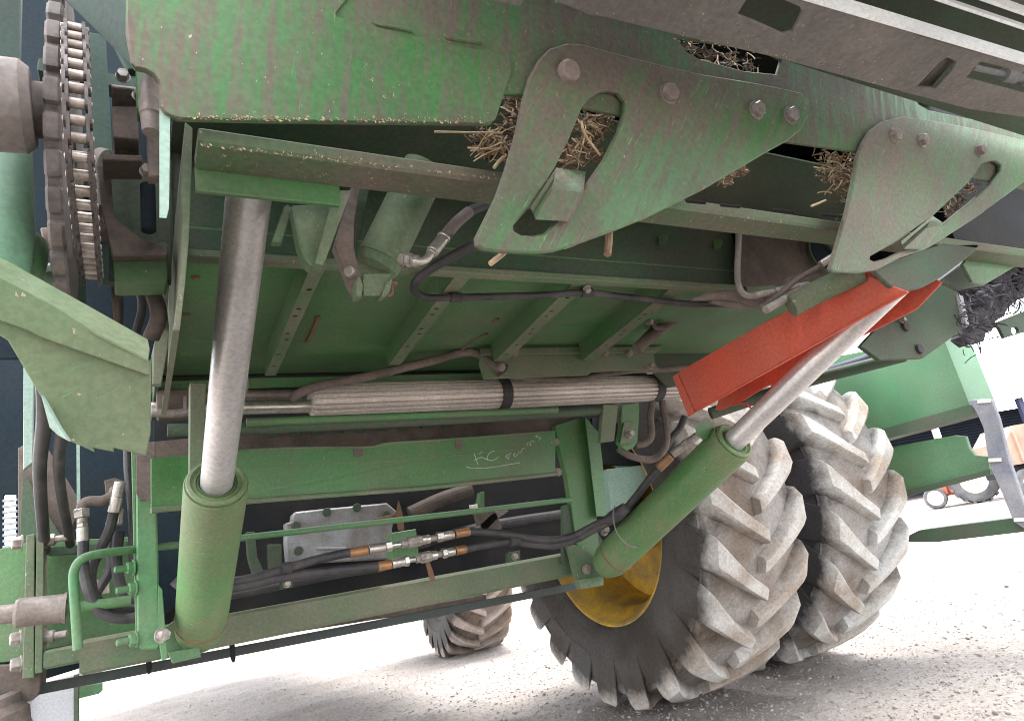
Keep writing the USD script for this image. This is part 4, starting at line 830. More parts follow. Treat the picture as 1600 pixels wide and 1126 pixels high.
# ------------------------------------------------------------------ left drive area: housing, plates
dh = thing('drive_housing', 'dim green drive housing and brackets behind the chain', 'drive housing', onY(200, 350, 1.2))
part(dh, 'back_plate', plate([(168, 270), (268, 250), (268, 438), (170, 440)], ('y', 1.06), .02), MAT['dim'])
part(dh, 'lower_box', plate([(176, 385), (262, 378), (262, 440), (178, 441)], ('y', 1.02), .05, r=.004), MAT['floor'])
part(dh, 'grey_arch', plate([(150, 258), (172, 256), (178, 340), (220, 372), (262, 384), (262, 398), (176, 400), (160, 330)], ('y', 1.0), .02, r=.004), MAT['hosebrown'])
part(dh, 'bearing_block', plate([(175, 165), (217, 166), (217, 219), (176, 214)], ('y', .95), .06, r=.003), MAT['hosebrown'])
part(dh, 'bearing_block', plate([(187, 139), (206, 139), (206, 240), (187, 240)], ('y', .98), .03), MAT['brown'])
part(dh, 'ledge', plate([(174, 131), (217, 136), (217, 141), (174, 136)], ('y', .93), .05), MAT['shaft'])
part(dh, 'ledge', plate([(160, 240), (222, 242), (222, 252), (160, 250)], ('y', .95), .05), MAT['hosebrown'])
part(dh, 'spring_bolt', lathe(onY(236, 128, .80), onY(236, 200, .80), [(0, 0), (0, .012), (.03, .012), (.031, .0135), (.05, .0135), (.052, .012), (.075, .010), (.075, 0)], 20), MAT['shaft'])
part(dh, 'cap', plate([(212, 107), (232, 110), (247, 124), (246, 128), (225, 127), (222, 170), (214, 170)], ('y', .86), .03, r=.002), MAT['panel'])
part(dh, 'stem', plate([(228, 190), (248, 190), (249, 275), (232, 276)], ('y', .88), .02), MAT['hosebrown'])
part(dh, 'damper', cyl(onY(231, 288, .98), onY(232, 362, .98), .010), MAT['navy'])
part(dh, 'lower_link', tube([onY(232, 440, 1.1), onY(248, 490, 1.08), onY(236, 528, 1.1)], .012), MAT['hosebrown'])
part(dh, 'edge_rail', plate([(97, 310), (104, 340), (108, 412), (60, 418), (60, 412), (100, 408), (98, 360)], ('y', 1.12), .02), MAT['pale'])
part(dh, 'inner_panel', plate([(100, 330), (130, 400), (135, 470), (60, 470), (60, 418), (104, 416)], ('y', 1.14), .01), MAT['dim'])
part(dh, 'idler', cyl(onY(66, 372, 1.15), onY(96, 370, 1.15), .016), MAT['hosebrown'])
part(dh, 'inner_strip', plate([(172, 440), (185, 440), (188, 510), (178, 505)], ('y', 1.1), .01), MAT['hosebrown'])
part(dh, 'inner_wall', plate([(-60, -60), (205, -60), (250, 120), (262, 440), (235, 560), (-60, 560)], ('y', 1.5), .01), MAT['navy'])
part(dh, 'frame_bar', beam(onY(152, 60, 1.3), onY(172, 440, 1.3), .03, .03, up=(0, 1, 0)), MAT['deep'])
part(dh, 'frame_bar', beam(onY(60, 110, 1.4), onY(250, 150, 1.4), .03, .04, up=(0, 1, 0)), MAT['deep'])
part(dh, 'upper_panel', plate([(-40, -50), (34, -50), (30, 110), (20, 214), (-40, 214)], ('y', 1.2), .02), MAT['deep'])
part(dh, 'upper_panel', plate([(120, -50), (205, -50), (214, 108), (200, 108)], ('y', 1.1), .02), MAT['deep'])
part(dh, 'pulley', lathe(onY(150, 330, 1.35), onY(150, 330, 1.35) + np.array([.05, -.02, 0]), [(0, 0), (0, .11), (.012, .115), (.024, .09), (.036, .115), (.048, .11), (.048, .03), (.06, .03), (.06, 0)], 36), MAT['brown'])
part(dh, 'grey_case', plate([(150, 262), (176, 258), (182, 318), (152, 322)], ('y', 1.08), .04, r=.004), MAT['hosegrey'])
for k, px in enumerate(([(176, 420), (186, 470), (182, 540)], [(215, 440), (222, 480), (212, 530), (225, 570)])): part(dh, 'cable', tube([onY(a, b, 1.25) for a, b in px], .007), MAT['hose'])
for p in ((230, 268), (192, 120), (218, 150), (106, 340)): part(dh, 'bolt', bolt(onY(*p, .9 if p[0] > 110 else 1.1), (0, -1, 0), .008, h=.01), MAT['zinc'])
part(dh, 'hose_pair', [tube([onY(10, 470, 1.4), onY(60, 560, 1.4), onY(70, 640, 1.5), onY(62, 740, 1.9), onY(70, 860, 2.3)], .014), tube([onY(40, 470, 1.42), onY(90, 560, 1.42), onY(100, 640, 1.5), onY(92, 740, 1.9), onY(110, 850, 2.3)], .012)], MAT['hose'])
gt = thing('green_column', 'pale green rounded column at the left edge', 'column', onY(5, 300, .9))
part(gt, 'column', tube([onY(8, 214, .98), onY(10, 300, .96), onY(8, 380, .94), onY(-10, 470, .94)], .030, seg=28), MAT['mint'])
part(gt, 'elbow', tube([onY(40, 372, .99), onY(46, 392, .98), onY(40, 440, .97)], [.014, .021, .021, .019], seg=20), MAT['clean'])
# folded guard
gd = thing('chain_guard', 'big folded green sheet guard hanging at the left under the chain', 'guard', onY(130, 600, .85))
gpl = (onY(130, 560, .80), np.array([.10, 1.0, .38]))
part(gd, 'upper_sheet', plate([(-40, 418), (0, 432), (93, 482), (149, 518), (232, 562), (235, 588), (226, 585), (60, 526), (45, 517), (-40, 486)], gpl, .004, bev=.0012), MAT['guard'])
part(gd, 'lower_sheet', plate([(-40, 500), (12, 532), (28, 560), (68, 627), (107, 688), (147, 706), (146, 700), (177, 706), (178, 700), (228, 712), (235, 677), (236, 560), (226, 578), (60, 520), (-40, 480)], shift(gpl, .006), .004, bev=.0012), MAT['guard'])
fold = through(on(-40, 418, gpl), on(232, 562, gpl), on(-40, 418, gpl) + [0, .08, .10])
part(gd, 'fold', plate([(-40, 395), (0, 402), (10, 406), (53, 430), (140, 478), (232, 530), (235, 545), (232, 563), (149, 520), (93, 484), (0, 434), (-40, 420)], fold, .004, bev=.0012), MAT['guard'])
lf = through(on(66, 624, gpl), on(107, 690, gpl), on(66, 624, gpl) + [-.05, .09, .0])
part(gd, 'corner_fold', plate([(64, 618), (72, 630), (93, 668), (108, 690), (90, 680), (77, 668)], shift(lf, .0), .003, bev=.0008), MAT['pale'])

# ------------------------------------------------------------------ hoses and pipes
def fitting_run(px, ys, spec):
    """Stack of fittings along a pixel path; spec: (length fraction end, radius, sides)."""
    P = np.array([onY(a, b, v) for (a, b), v in zip(px, ys)]); a, b = P[0], P[-1]; L = np.linalg.norm(b - a); d = (b - a) / L; out = []; t0 = 0
    for t1, r_, seg in spec:
        bev = min(.0015, r_ * .2)
        out.append(lathe(a, b, [(t0 * L, 0), (t0 * L, r_ - bev), (t0 * L + bev, r_), (t1 * L - bev, r_), (t1 * L, r_ - bev), (t1 * L, 0)], seg, .4)); t0 = t1
    return out
def hose_thing(name, label, base, group=None): return thing(name, label, 'hose', base, group)
t = hose_thing('hydraulic_hose', 'sleeved hose with steel fitting screwed into the short clevis cylinder', onY(700, 360, .9))
part(t, 'hose', tube([onY(775, 310, .90), onY(755, 321, .895), onY(735, 330, .89), onY(712, 349, .885), onY(697, 370, .88)], .0085, seg=14), MAT['hose'])
part(t, 'sleeve', tube([onY(733, 331, .89), onY(712, 349, .885), onY(692, 374, .88)], .0098, seg=14), MAT['hosegrey'])
part(t, 'ferrule', fitting_run([(694, 370), (673, 397)], [.881, .876], [(.12, .0112, 20), (.9, .0100, 20), (1, .0088, 20)]), MAT['steel'])
part(t, 'bend', tube([onY(675, 394, .876), onY(666, 405, .875), onY(655, 409, .875), onY(643, 408, .876)], .0066, seg=12), MAT['steel'])
part(t, 'nut', fitting_run([(654, 408), (626, 405)], [.875, .90], [(.35, .0095, 6), (.62, .0112, 6), (.7, .0085, 20), (1, .0095, 20)]), MAT['zinc'])
t = hose_thing('hydraulic_hose', 'black hose looping from behind the scraped bracket and running right under the floor ribs', onY(800, 462, 1.05))
part(t, 'hose', tube([onZ(765, 368, .55), onZ(742, 382, .555), onZ(700, 404, .56), onZ(662, 428, .565), onZ(648, 444, .57), onZ(650, 457, .57), onZ(668, 465, .572), onZ(705, 465, .572), onZ(780, 463, .572), onZ(850, 461, .572), onZ(915, 457, .572), onZ(960, 462, .572), onZ(1010, 467, .572), onZ(1070, 474, .572), onZ(1150, 475, .572), onZ(1210, 470, .565)], [.0092] * 5 + [.0085] * 11, seg=14, n=8), MAT['hose'])
for q in ((712, 465), (916, 457)): part(t, 'clamp', tube([onZ(q[0] - 8, q[1], .572), onZ(q[0] + 9, q[1], .572)], .0112, seg=16, smooth=False), MAT['rubberband'])
part(t, 'clamp_bolt', bolt(onZ(917, 450, .575), (0, -.4, -1), .008, h=.012), MAT['zinc'])
t = hose_thing('dusty_hose', 'brown dust-covered hose draped over the fluted drive shaft', onY(740, 560, 1.85))
part(t, 'hose', tube([onY(458, 622, 1.93), onY(468, 614, 1.9), onY(500, 602, 1.88), onY(555, 592, 1.86), onY(620, 577, 1.85), onY(680, 562, 1.84), onY(722, 551, 1.83), onY(745, 552, 1.82), onY(765, 567, 1.80), onY(785, 581, 1.80), onY(815, 589, 1.86), onY(860, 593, 1.9), (onY(905, 592, 1.9)), onY(960, 582, 1.86), onY(1000, 578, 1.83), onY(1040, 577, 1.82), onY(1085, 572, 1.82)], [.013, .0135, .0135, .0135, .0135, .0135, .013, .013, .0125, .012, .011, .011, .011, .011, .011, .011, .011], seg=14, n=8), MAT['hosebrown'])
part(t, 'tie', tube([onY(778, 586, 1.785), onY(788, 580, 1.785), onY(792, 570, 1.785)], .006, seg=10), MAT['rubberband'])
t = hose_thing('grey_pipe', 'bent grey pipe dropping from the slotted member into a steel elbow', onY(1155, 420, 1.0))
part(t, 'pipe', tube([onY(1155, 345, .98), onY(1154, 380, .99), onY(1152, 420, 1.0), onY(1154, 445, 1.0), onY(1163, 460, 1.0), onY(1180, 462, 1.0), onY(1196, 456, 1.0)], .0072, seg=14), MAT['hosegrey'])
part(t, 'fitting', fitting_run([(1178, 462), (1262, 444)], [1.0, .99], [(.30, .0080, 18), (.36, .0066, 18), (.8, .0098, 6), (1, .0075, 18)]), MAT['zinc'])
t = hose_thing('grey_pipe', 'short sleeved pipe rising from the dirty hose bundle to the second bracket', onY(1270, 420, .95))
part(t, 'pipe', tube([onY(1190, 480, 1.0), onY(1215, 462, .99), onY(1245, 437, .97), onY(1280, 417, .95), onY(1310, 398, .92)], .0070, seg=14), MAT['hosebrown'])
part(t, 'ferrule', fitting_run([(1282, 413), (1308, 397)], [.945, .925], [(1, .0092, 18)]), MAT['steel'])
part(t, 'fitting', fitting_run([(1196, 484), (1262, 446)], [.985, .97], [(.45, .0100, 18), (.55, .007, 18), (.8, .0088, 6), (1, .0066, 18)]), MAT['zinc'])
t = hose_thing('wrapped_bundle', 'dirt-caked wrapped bundle of hoses beside the grey pipe elbow', onY(1140, 470, 1.05))
part(t, 'wrap', tube([onY(1082, 468, 1.05), onY(1110, 463, 1.05), onY(1145, 462, 1.04), onY(1180, 470, 1.03), onY(1195, 484, 1.02)], [.004, .010, .013, .017, .006], seg=12), MAT['brown'])
part(t, 'wrap', tube([onY(1110, 470, 1.06), onY(1150, 474, 1.06), onY(1190, 470, 1.05), onY(1230, 440, 1.03), onY(1250, 425, 1.02)], [.006, .014, .012, .010, .004], seg=12), MAT['hosebrown'])
t = hose_thing('wrapped_bundle', 'dirty padded hose end clamped beside the last floor rib', onY(1040, 505, 1.6))
part(t, 'wrap', tube([onY(995, 545, 1.62), onY(1020, 522, 1.6), onY(1045, 503, 1.58), onY(1075, 485, 1.56)], [.018, .022, .024, .016], seg=14), MAT['hosebrown'])
part(t, 'clamp', tube([onY(1020, 500, 1.56), onY(1024, 511, 1.555), onY(1040, 512, 1.555)], .008), MAT['hosebrown'])
part(t, 'clamp_bolt', bolt(onY(1014, 503, 1.56), (0, -1, -.3), .010, h=.016), MAT['zinc'])
for k, (px, lab) in enumerate((([(1022, 618), (1016, 650), (1018, 680), (1008, 692), (995, 695)], 'dusty hose hanging from the shaft strap, nearest the hinge plates'),
                               ([(1032, 612), (1038, 650), (1042, 685), (1034, 708), (1015, 718), (985, 712), (965, 700)], 'dusty hose looping low behind the hinge plate bolt'),
                               ([(1070, 650), (1062, 668), (1050, 682), (1040, 700)], 'brown hose end emerging under the red channel tip'))):
    t = hose_thing('dusty_hose', lab, onY(*px[0], 1.98)); part(t, 'hose', tube([onY(a, b, 2.0 + .02 * i) for i, (a, b) in enumerate(px)], .014, seg=12), MAT['hosebrown' if k != 2 else 'hose'])
# lower pair of hoses with couplings
def lower_hose(label, left, run, right, y=2.12):
    t = hose_thing('coupled_hose', label, onY(*left[0], y))
    Lp = [onY(a, b, y) for a, b in left]; Rp = [onY(a, b, v) for a, b, v in right]
    part(t, 'hose', tube(Lp, .0135, seg=14), MAT['hose']); part(t, 'hose', tube(Rp, .0125, seg=14), MAT['hose'])
    (x0_, y0_), (x1_, y1_) = run; f_ = lambda u_: (x0_ + (x1_ - x0_) * u_, y0_ + (y1_ - y0_) * u_)
    for u0, u1, r_, seg, mt in ((0, .15, .0150, 18, 'copper'), (.16, .30, .0145, 20, 'steel'), (.30, .35, .017, 6, 'steel'), (.35, .43, .0085, 16, 'steel'), (.43, .48, .0135, 18, 'zinc'), (.48, .60, .0175, 6, 'zinc'), (.60, .67, .0145, 18, 'steel'), (.67, .73, .010, 16, 'zinc'), (.73, .78, .0165, 6, 'steel'), (.78, .87, .014, 20, 'steel'), (.88, 1.0, .0145, 18, 'copper')):
        part(t, 'sleeve' if mt == 'copper' else 'coupling', fitting_run([f_(u0), f_(u1)], [y, y], [(1, r_, seg)]), MAT[mt])
    return t
t = lower_hose('upper black hose with steel couplings and copper sleeves above the axle beam', [(330, 912), (380, 906), (430, 893), (480, 878), (520, 868), (552, 862)], ((546, 864), (733, 830)),
               [(730, 830, 2.12), (770, 832, 2.12), (820, 839, 2.11), (860, 843, 2.08), (895, 837, 2.04), (925, 822, 1.99), (950, 811, 1.93), (970, 802, 1.88), (990, 780, 1.84), (1020, 742, 1.77), (1048, 712, 1.72)])
part(t, 'sleeve', fitting_run([(1028, 732), (1048, 712)], [1.755, 1.72], [(1, .0165, 18)]), MAT['copper'])
part(t, 'coupling', fitting_run([(1050, 710), (1100, 672)], [1.715, 1.63], [(.35, .014, 18), (.5, .016, 6), (.8, .013, 18), (1, .011, 6)]), MAT['zinc'])
lower_hose('lower black hose with steel couplings lying just above the axle beam', [(330, 922), (380, 915), (440, 902), (500, 893), (560, 887), (592, 884)], ((590, 885), (728, 857)),
           [(725, 858, 2.12), (760, 851, 2.12), (800, 846, 2.12), (830, 850, 2.11), (865, 852, 2.08), (900, 842, 2.04), (930, 826, 1.98), (958, 812, 1.92), (972, 802, 1.87)])
t = hose_thing('hydraulic_hose', 'black hose resting on the axle beam under the coupled hoses', onY(450, 920, 2.2))
part(t, 'hose', tube([onY(330, 935, 2.22), onY(420, 918, 2.22), onY(520, 898, 2.22), onY(600, 886, 2.22)], .013), MAT['hose'])
for q, lab in (((448, 897), 'clamp on the lower hoses near the left end of the axle beam'), ((804, 855), 'clamp on the lower hoses near the right end of the axle beam')):
    t = thing('hose_clamp', lab, 'clamp', onY(q[0], q[1], 2.12))
    part(t, 'band', tube([onY(q[0] - 5, q[1] - 14, 2.11), onY(q[0] - 3, q[1] - 12, 2.10)] if 0 else [onY(q[0] - 8, q[1] - 9, 2.115), onY(q[0] + 7, q[1] - 11, 2.115)], .017, seg=16, smooth=False), MAT['rubberband'])
    part(t, 'foot', plate([(q[0] - 10, q[1] + 8), (q[0] + 9, q[1] + 4), (q[0] + 9, q[1] + 20), (q[0] - 10, q[1] + 23)], ('y', 2.14), .02), MAT['dim'])
    part(t, 'bolt', bolt(onY(q[0], q[1] + 14, 2.138), (0, -1, 0), .010, h=.014), MAT['zinc'])
t = thing('rust_strap', 'short rusty strap hanging over the axle beam from the couplings', 'strap', onY(672, 890, 2.17))
part(t, 'strap', hullpx(([(664, 876), (670, 874), (676, 890), (681, 906), (672, 908), (670, 890)], ('y', 2.16)), ([(664, 876), (681, 906)], ('y', 2.165))), MAT['rust'])
t = thing('cable_wrap', 'bundled black cables tied beside the right lift cylinder', 'cable', onY(968, 802, 1.86))
part(t, 'wrap', tube([onY(950, 812, 1.9), onY(965, 803, 1.86), onY(978, 792, 1.83)], [.018, .024, .018]), MAT['hose'])
part(t, 'tie', tube([onY(960, 790, 1.83), onY(958, 806, 1.82), onY(964, 832, 1.84), onY(980, 850, 1.84), onY(1000, 856, 1.86)], .0022, seg=6), MAT['hosegrey'])
# bent rod with its handle
t = thing('bent_rod', 'bright green rod hooked at the left and running across above the axle beam', 'rod', onY(120, 1010, 1.93))
part(t, 'rod', tube([onY(122, 1014, 1.93), onY(119, 970, 1.93), onY(116, 925, 1.93), onY(115, 900, 1.93), onY(119, 884, 1.93), onY(130, 872, 1.93), onY(148, 866, 1.94), onY(175, 862, 1.96), onY(230, 856, 2.03), onY(300, 849, 2.10), onY(420, 835, 2.14), onY(650, 809, 2.14), onY(893, 780, 2.14)], [.0105] * 8 + [.0095] * 5, seg=14, n=8), MAT['clean'])
# hoses at the lower left
for px, ys, r_, lab in (([(130, 845), (130, 880), (135, 910), (145, 940), (160, 958), (190, 966), (225, 962)], 2.10, .013, 'black hose curving from the steel elbow down behind the bright hook rod'),
                        ([(178, 800), (170, 830), (155, 860), (143, 890), (145, 925), (165, 948), (200, 952), (230, 950)], 2.13, .013, 'black hose crossing diagonally behind the hook rod'),
                        ([(172, 815), (173, 860), (172, 890), (158, 915), (148, 930)], 2.2, .012, 'dusty black hose hanging straight behind the plaque'),
                        ([(186, 830), (182, 870), (186, 905), (196, 930), (212, 945)], 2.16, .014, 'thick dusty hose nearest the hanger post'),
                        ([(198, 690), (200, 740), (206, 800), (207, 850), (208, 880)], 2.16, .010, 'thin hose running down along the hanger post')):
    t = hose_thing('black_hose', lab, onY(*px[0], ys)); part(t, 'hose', tube([onY(a, b, ys) for a, b in px], r_, seg=12), MAT['hose'])
t = thing('elbow_fitting', 'dusty steel pipe elbow with a hose ferrule at the lower left', 'pipe fitting', onY(130, 790, 2.12))
part(t, 'elbow', tube([onY(180, 765, 2.14), onY(175, 775, 2.13), onY(160, 782, 2.12), onY(140, 783, 2.12), onY(130, 788, 2.12), onY(128, 800, 2.12)], .0145), MAT['hosebrown'])
part(t, 'nut', fitting_run([(127, 795), (130, 850)], [2.12, 2.12], [(.25, .020, 6), (.4, .013, 16), (.52, .014, 6), (1, .0145, 20)]), MAT['steel'])
part(t, 'manifold', plate([(163, 750), (180, 746), (196, 752), (196, 768), (175, 775), (165, 770)], ('y', 2.16), .03, r=.003), MAT['hosebrown'])
part(t, 'ferrule', fitting_run([(188, 752), (178, 800)], [2.10, 2.12], [(.5, .014, 18), (1, .0155, 20)]), MAT['steel'])
part(t, 'ferrule', fitting_run([(186, 795), (184, 820)], [2.15, 2.15], [(1, .0135, 20)]), MAT['steel'])
# pipe on the left rod's guide and small hooks
t = thing('wire_loop', 'thin bent wire loop beside the chrome rod', 'wire', onY(385, 610, 1.35))
part(t, 'wire', tube([onY(386, 580, 1.33), onY(387, 605, 1.33), onY(380, 620, 1.33)], .0015, seg=6), MAT['hosegrey'])

# ------------------------------------------------------------------ straw and hanging trash
def straws(centre_px, plane_y, n, spread, length, seed, rad=(.0006, .0015), dirx=None):
    rg = np.random.default_rng(seed); out = []
    for k in range(n):
        px, py = centre_px[rg.integers(len(centre_px))]
        p = onY(px + rg.normal(0, spread), py + rg.normal(0, spread), plane_y + rg.uniform(-.02, .035))
        d = rg.normal(0, 1, 3) * [1, .6, .7] if dirx is None else np.array(dirx) + rg.normal(0, .35, 3)
        d /= np.linalg.norm(d); L = rg.uniform(*length); bendv = rg.normal(0, .10, 3) * L
        out.append(tube([p - d * L / 2, p + bendv, p + d * L / 2], rg.uniform(*rad), seg=5, n=2))
    return out
CLUMPS = [([(760, 232), (780, 225), (795, 205), (800, 180), (805, 160), (790, 240), (755, 215)], .80, 150, 7, (.015, .055), 'straw packed in the gap left of the scraped bracket'),
          ([(945, 185), (935, 200), (920, 215), (905, 235), (890, 250), (925, 240), (915, 190)], .775, 140, 8, (.012, .05), 'straw packed in the slot of the scraped bracket'),
          ([(1080, 72), (1110, 88), (1140, 95), (1170, 104)], .76, 50, 8, (.012, .035), 'straw wisps in the narrow gap above the scraped bracket'),
          ([(1300, 262), (1320, 250), (1330, 275), (1310, 290), (1325, 300), (1290, 250)], .80, 120, 12, (.015, .05), 'straw packed in the gap left of the second bracket'),
          ([(1530, 272), (1515, 295), (1500, 312), (1485, 328), (1540, 268)], .775, 90, 5, (.01, .035), 'straw packed in the slot of the second bracket'),
          ([(1135, 282), (1145, 272), (1160, 266)], .79, 14, 4, (.01, .025), 'small straw tuft hanging at the lower edge of the scraped bracket')]
for i, (c_, y_, n_, s_, l_, lab) in enumerate(CLUMPS):
    st = straws(c_, y_, n_, s_, l_, 50 + i); h_ = len(st) // 3
    t = thing('straw_clump', lab, 'straw', onY(*c_[0], y_), kind='stuff')
    part(t, 'straw', st[:h_ * 2], MAT['straw']); part(t, 'pale_straw', st[h_ * 2:], MAT['strawpale'])
    rg = np.random.default_rng(90 + i); dk = []
    for k in range(len(c_) * 28):
        q = c_[k % len(c_)]; p = onY(q[0] + rg.normal(0, s_), q[1] + rg.normal(0, s_), y_ + rg.uniform(-.01, .05))
        dk.append(hull(p + rg.normal(0, 1, (6, 3)) * rg.uniform(.0015, .0055) * [1.6, .8, .6]))
    part(t, 'chaff', dk, MAT['straw' if i % 2 else 'brown'], smooth=False)
for px, y_, r_, mt, lab in (([(766, 412), (780, 401), (796, 388)], .80, .0042, 'strawpale', 'cut straw stalk poking out below the scraped bracket, leftmost'),
                            ([(882, 387), (905, 378), (938, 364)], .80, .0028, 'strawpale', 'thin pale husk below the scraped bracket'),
                            ([(949, 398), (951, 380), (953, 350)], .80, .0065, 'straw', 'thick stub of cornstalk hanging below the scraped bracket'),
                            ([(679, 206), (730, 207), (785, 208)], .79, .0016, 'strawpale', 'long straw lying along the front plate edge'),
                            ([(731, 231), (770, 233), (790, 230)], .79, .0015, 'strawpale', 'straw sticking out under the front plate corner'),
                            ([(1268, 322), (1290, 313)], .79, .0025, 'strawpale', 'single pale straw beside the second bracket'),
                            ([(740, 252), (760, 240), (783, 232)], .785, .0010, 'strawpale', 'fine slanting straw by the front plate corner'),
                            ([(772, 262), (780, 252), (790, 242)], .785, .0028, 'strawpale', 'short stout straw by the bracket edge'),
                            ([(908, 190), (915, 212), (938, 243)], .755, .0022, 'strawpale', 'bleached straw across the packed slot')):
    P = [onY(a, b, y_) for a, b in px]
    single('straw_stalk', tube(P, [r_, r_ * 1.05, r_ * .95], seg=8), MAT[mt], lab, 'straw')
def fines(px, plane, n, seed, spread, lab, size=(.0015, .006)):
    rg = np.random.default_rng(seed); out = []
    P = np.array(px, float); seg = np.r_[0, np.cumsum(np.hypot(*np.diff(P, axis=0).T))]
    for k in range(n):
        u_ = rg.uniform(0, seg[-1]); q = [np.interp(u_, seg, P[:, 0]) + rg.normal(0, spread), np.interp(u_, seg, P[:, 1]) - abs(rg.normal(0, spread))]
        p = on(q[0], q[1], plane); L = rg.uniform(*size); d = rg.normal(0, 1, 3) * [1, .3, .5]; d /= np.linalg.norm(d)
        e = np.cross(d, normal(plane)) * L * rg.uniform(.1, .3); nn = -normal(plane) * rg.uniform(.0004, .0012)
        out.append(hull([p - d * L / 2, p + d * L / 2, p + e, p - e, p + nn]))
    t = thing('chaff_fines', lab, 'chaff', on(*px[0], plane), kind='stuff'); part(t, 'flakes', out, MAT['strawpale'], smooth=False)
fines([(300, 186), (420, 189), (560, 191), (760, 193)], shift(FP, -.0030), 220, 71, 5, 'fine pale chaff stuck along the bottom edge of the front plate')
fines([(310, 228), (520, 251), (780, 281)], ('y', BY0 - .0005), 130, 72, 2.5, 'fine chaff lying along the front corner of the cross member')
fines([(1000, 52), (1200, 86), (1420, 145)], ('z', HZ - .0005), 60, 73, 5, 'fine chaff along the rear edge of the header bottom plate')
t = thing('hanging_trash', 'dark dusty mat of crop trash hanging at the right under the brackets', 'crop trash', onY(1540, 470, 1.1), kind='stuff')
rg = np.random.default_rng(5); tr = []
for k in range(260):
    u_ = rg.uniform(); px = 1500 + 110 * u_ + rg.normal(0, 10); py = 505 - 75 * u_ + rg.normal(0, 26 - 10 * u_)
    p = onY(px, py, 1.12 + rg.uniform(-.05, .1)); d = rg.normal(0, 1, 3); d /= np.linalg.norm(d); L = rg.uniform(.012, .035)
    tr.append(tube([p - d * L, p + rg.normal(0, .2, 3) * L, p + d * L], rg.uniform(.001, .003), seg=5, n=2))
bl = [trimesh.Trimesh(*(lambda m: ((m.vertices * (1 + .5 * (noise(m.vertices * 2 + k) - .5))[:, None]) * rg.uniform(.022, .05, 3) + onY(1512 + 5 * k + rg.normal(0, 8), 492 - 4.5 * k + rg.normal(0, 14), 1.16), m.faces))(trimesh.creation.icosphere(2, 1.0)), process=False) for k in range(22)]
part(t, 'mat', plate([(1465, 440), (1530, 392), (1660, 388), (1660, 436), (1625, 450), (1610, 462), (1596, 463), (1582, 478), (1575, 492), (1562, 498), (1556, 515), (1545, 518), (1540, 532), (1528, 530), (1518, 537), (1505, 525), (1512, 505), (1500, 462)], ('y', 1.2), .05, wobble=.02, bev=.006), MAT['trash'])
part(t, 'strands', tr, MAT['trash']); part(t, 'clods', bl, MAT['trash'], smooth=True)

# ------------------------------------------------------------------ far yard: shed, tractors, wagon
def far(px, py, dist):
    d = ray(px, py); return d / np.hypot(d[0], d[1]) * dist
U = np.array([1.0, -.55, 0]); U /= np.linalg.norm(U); W_ = np.array([.55, 1.0, 0]); W_ /= np.linalg.norm(W_)     # along the shed front / away from the eye
def place(m, o): return trimesh.Trimesh(o + m.vertices[:, :1] * U + m.vertices[:, 1:2] * W_ + m.vertices[:, 2:] * [0, 0, 1.0], m.faces, process=False)
so = onZ(1500, 786, GZ); so = so / np.linalg.norm(so[:2]) * 48; so[2] = GZ
shd = thing('open_shed', 'long dark open-fronted machine shed with white roof edge far across the yard', 'shed', so)
H0 = (far(1560, 642, 48)[2] - GZ) * 1.2
part(shd, 'back_wall', place(box((-34, 7, 0), (30, 7.2, H0 - .1), .01), so), MAT['shed'])
for k in range(24): part(shd, 'wall_rail', place(box((-34, 6.85, .15 + k * H0 / 25), (30, 6.99, .27 + k * H0 / 25), .01), so), MAT['navy'])
part(shd, 'roof', place(hull([(x_, y_, z_) for x_ in (-34, 30) for y_, z_ in ((-.4, H0 + .05), (-.4, H0 + .2), (8, H0 + 1.6), (8, H0 + 1.75))]), so), MAT['shedroof'])
part(shd, 'front_fascia', place(box((-34, -.5, H0 - .12), (30, -.42, H0 + .22), .01), so), MAT['white'])
part(shd, 'floor', place(box((-34, -.3, .0), (30, 7, .03), .005), so), MAT['brown'])
for k in range(-5, 6): part(shd, 'post', place(box((k * 5.6 - .15, -.2, 0), (k * 5.6 + .15, .1, H0 - .1), .02), so), MAT['shed' if k % 2 else 'white'])
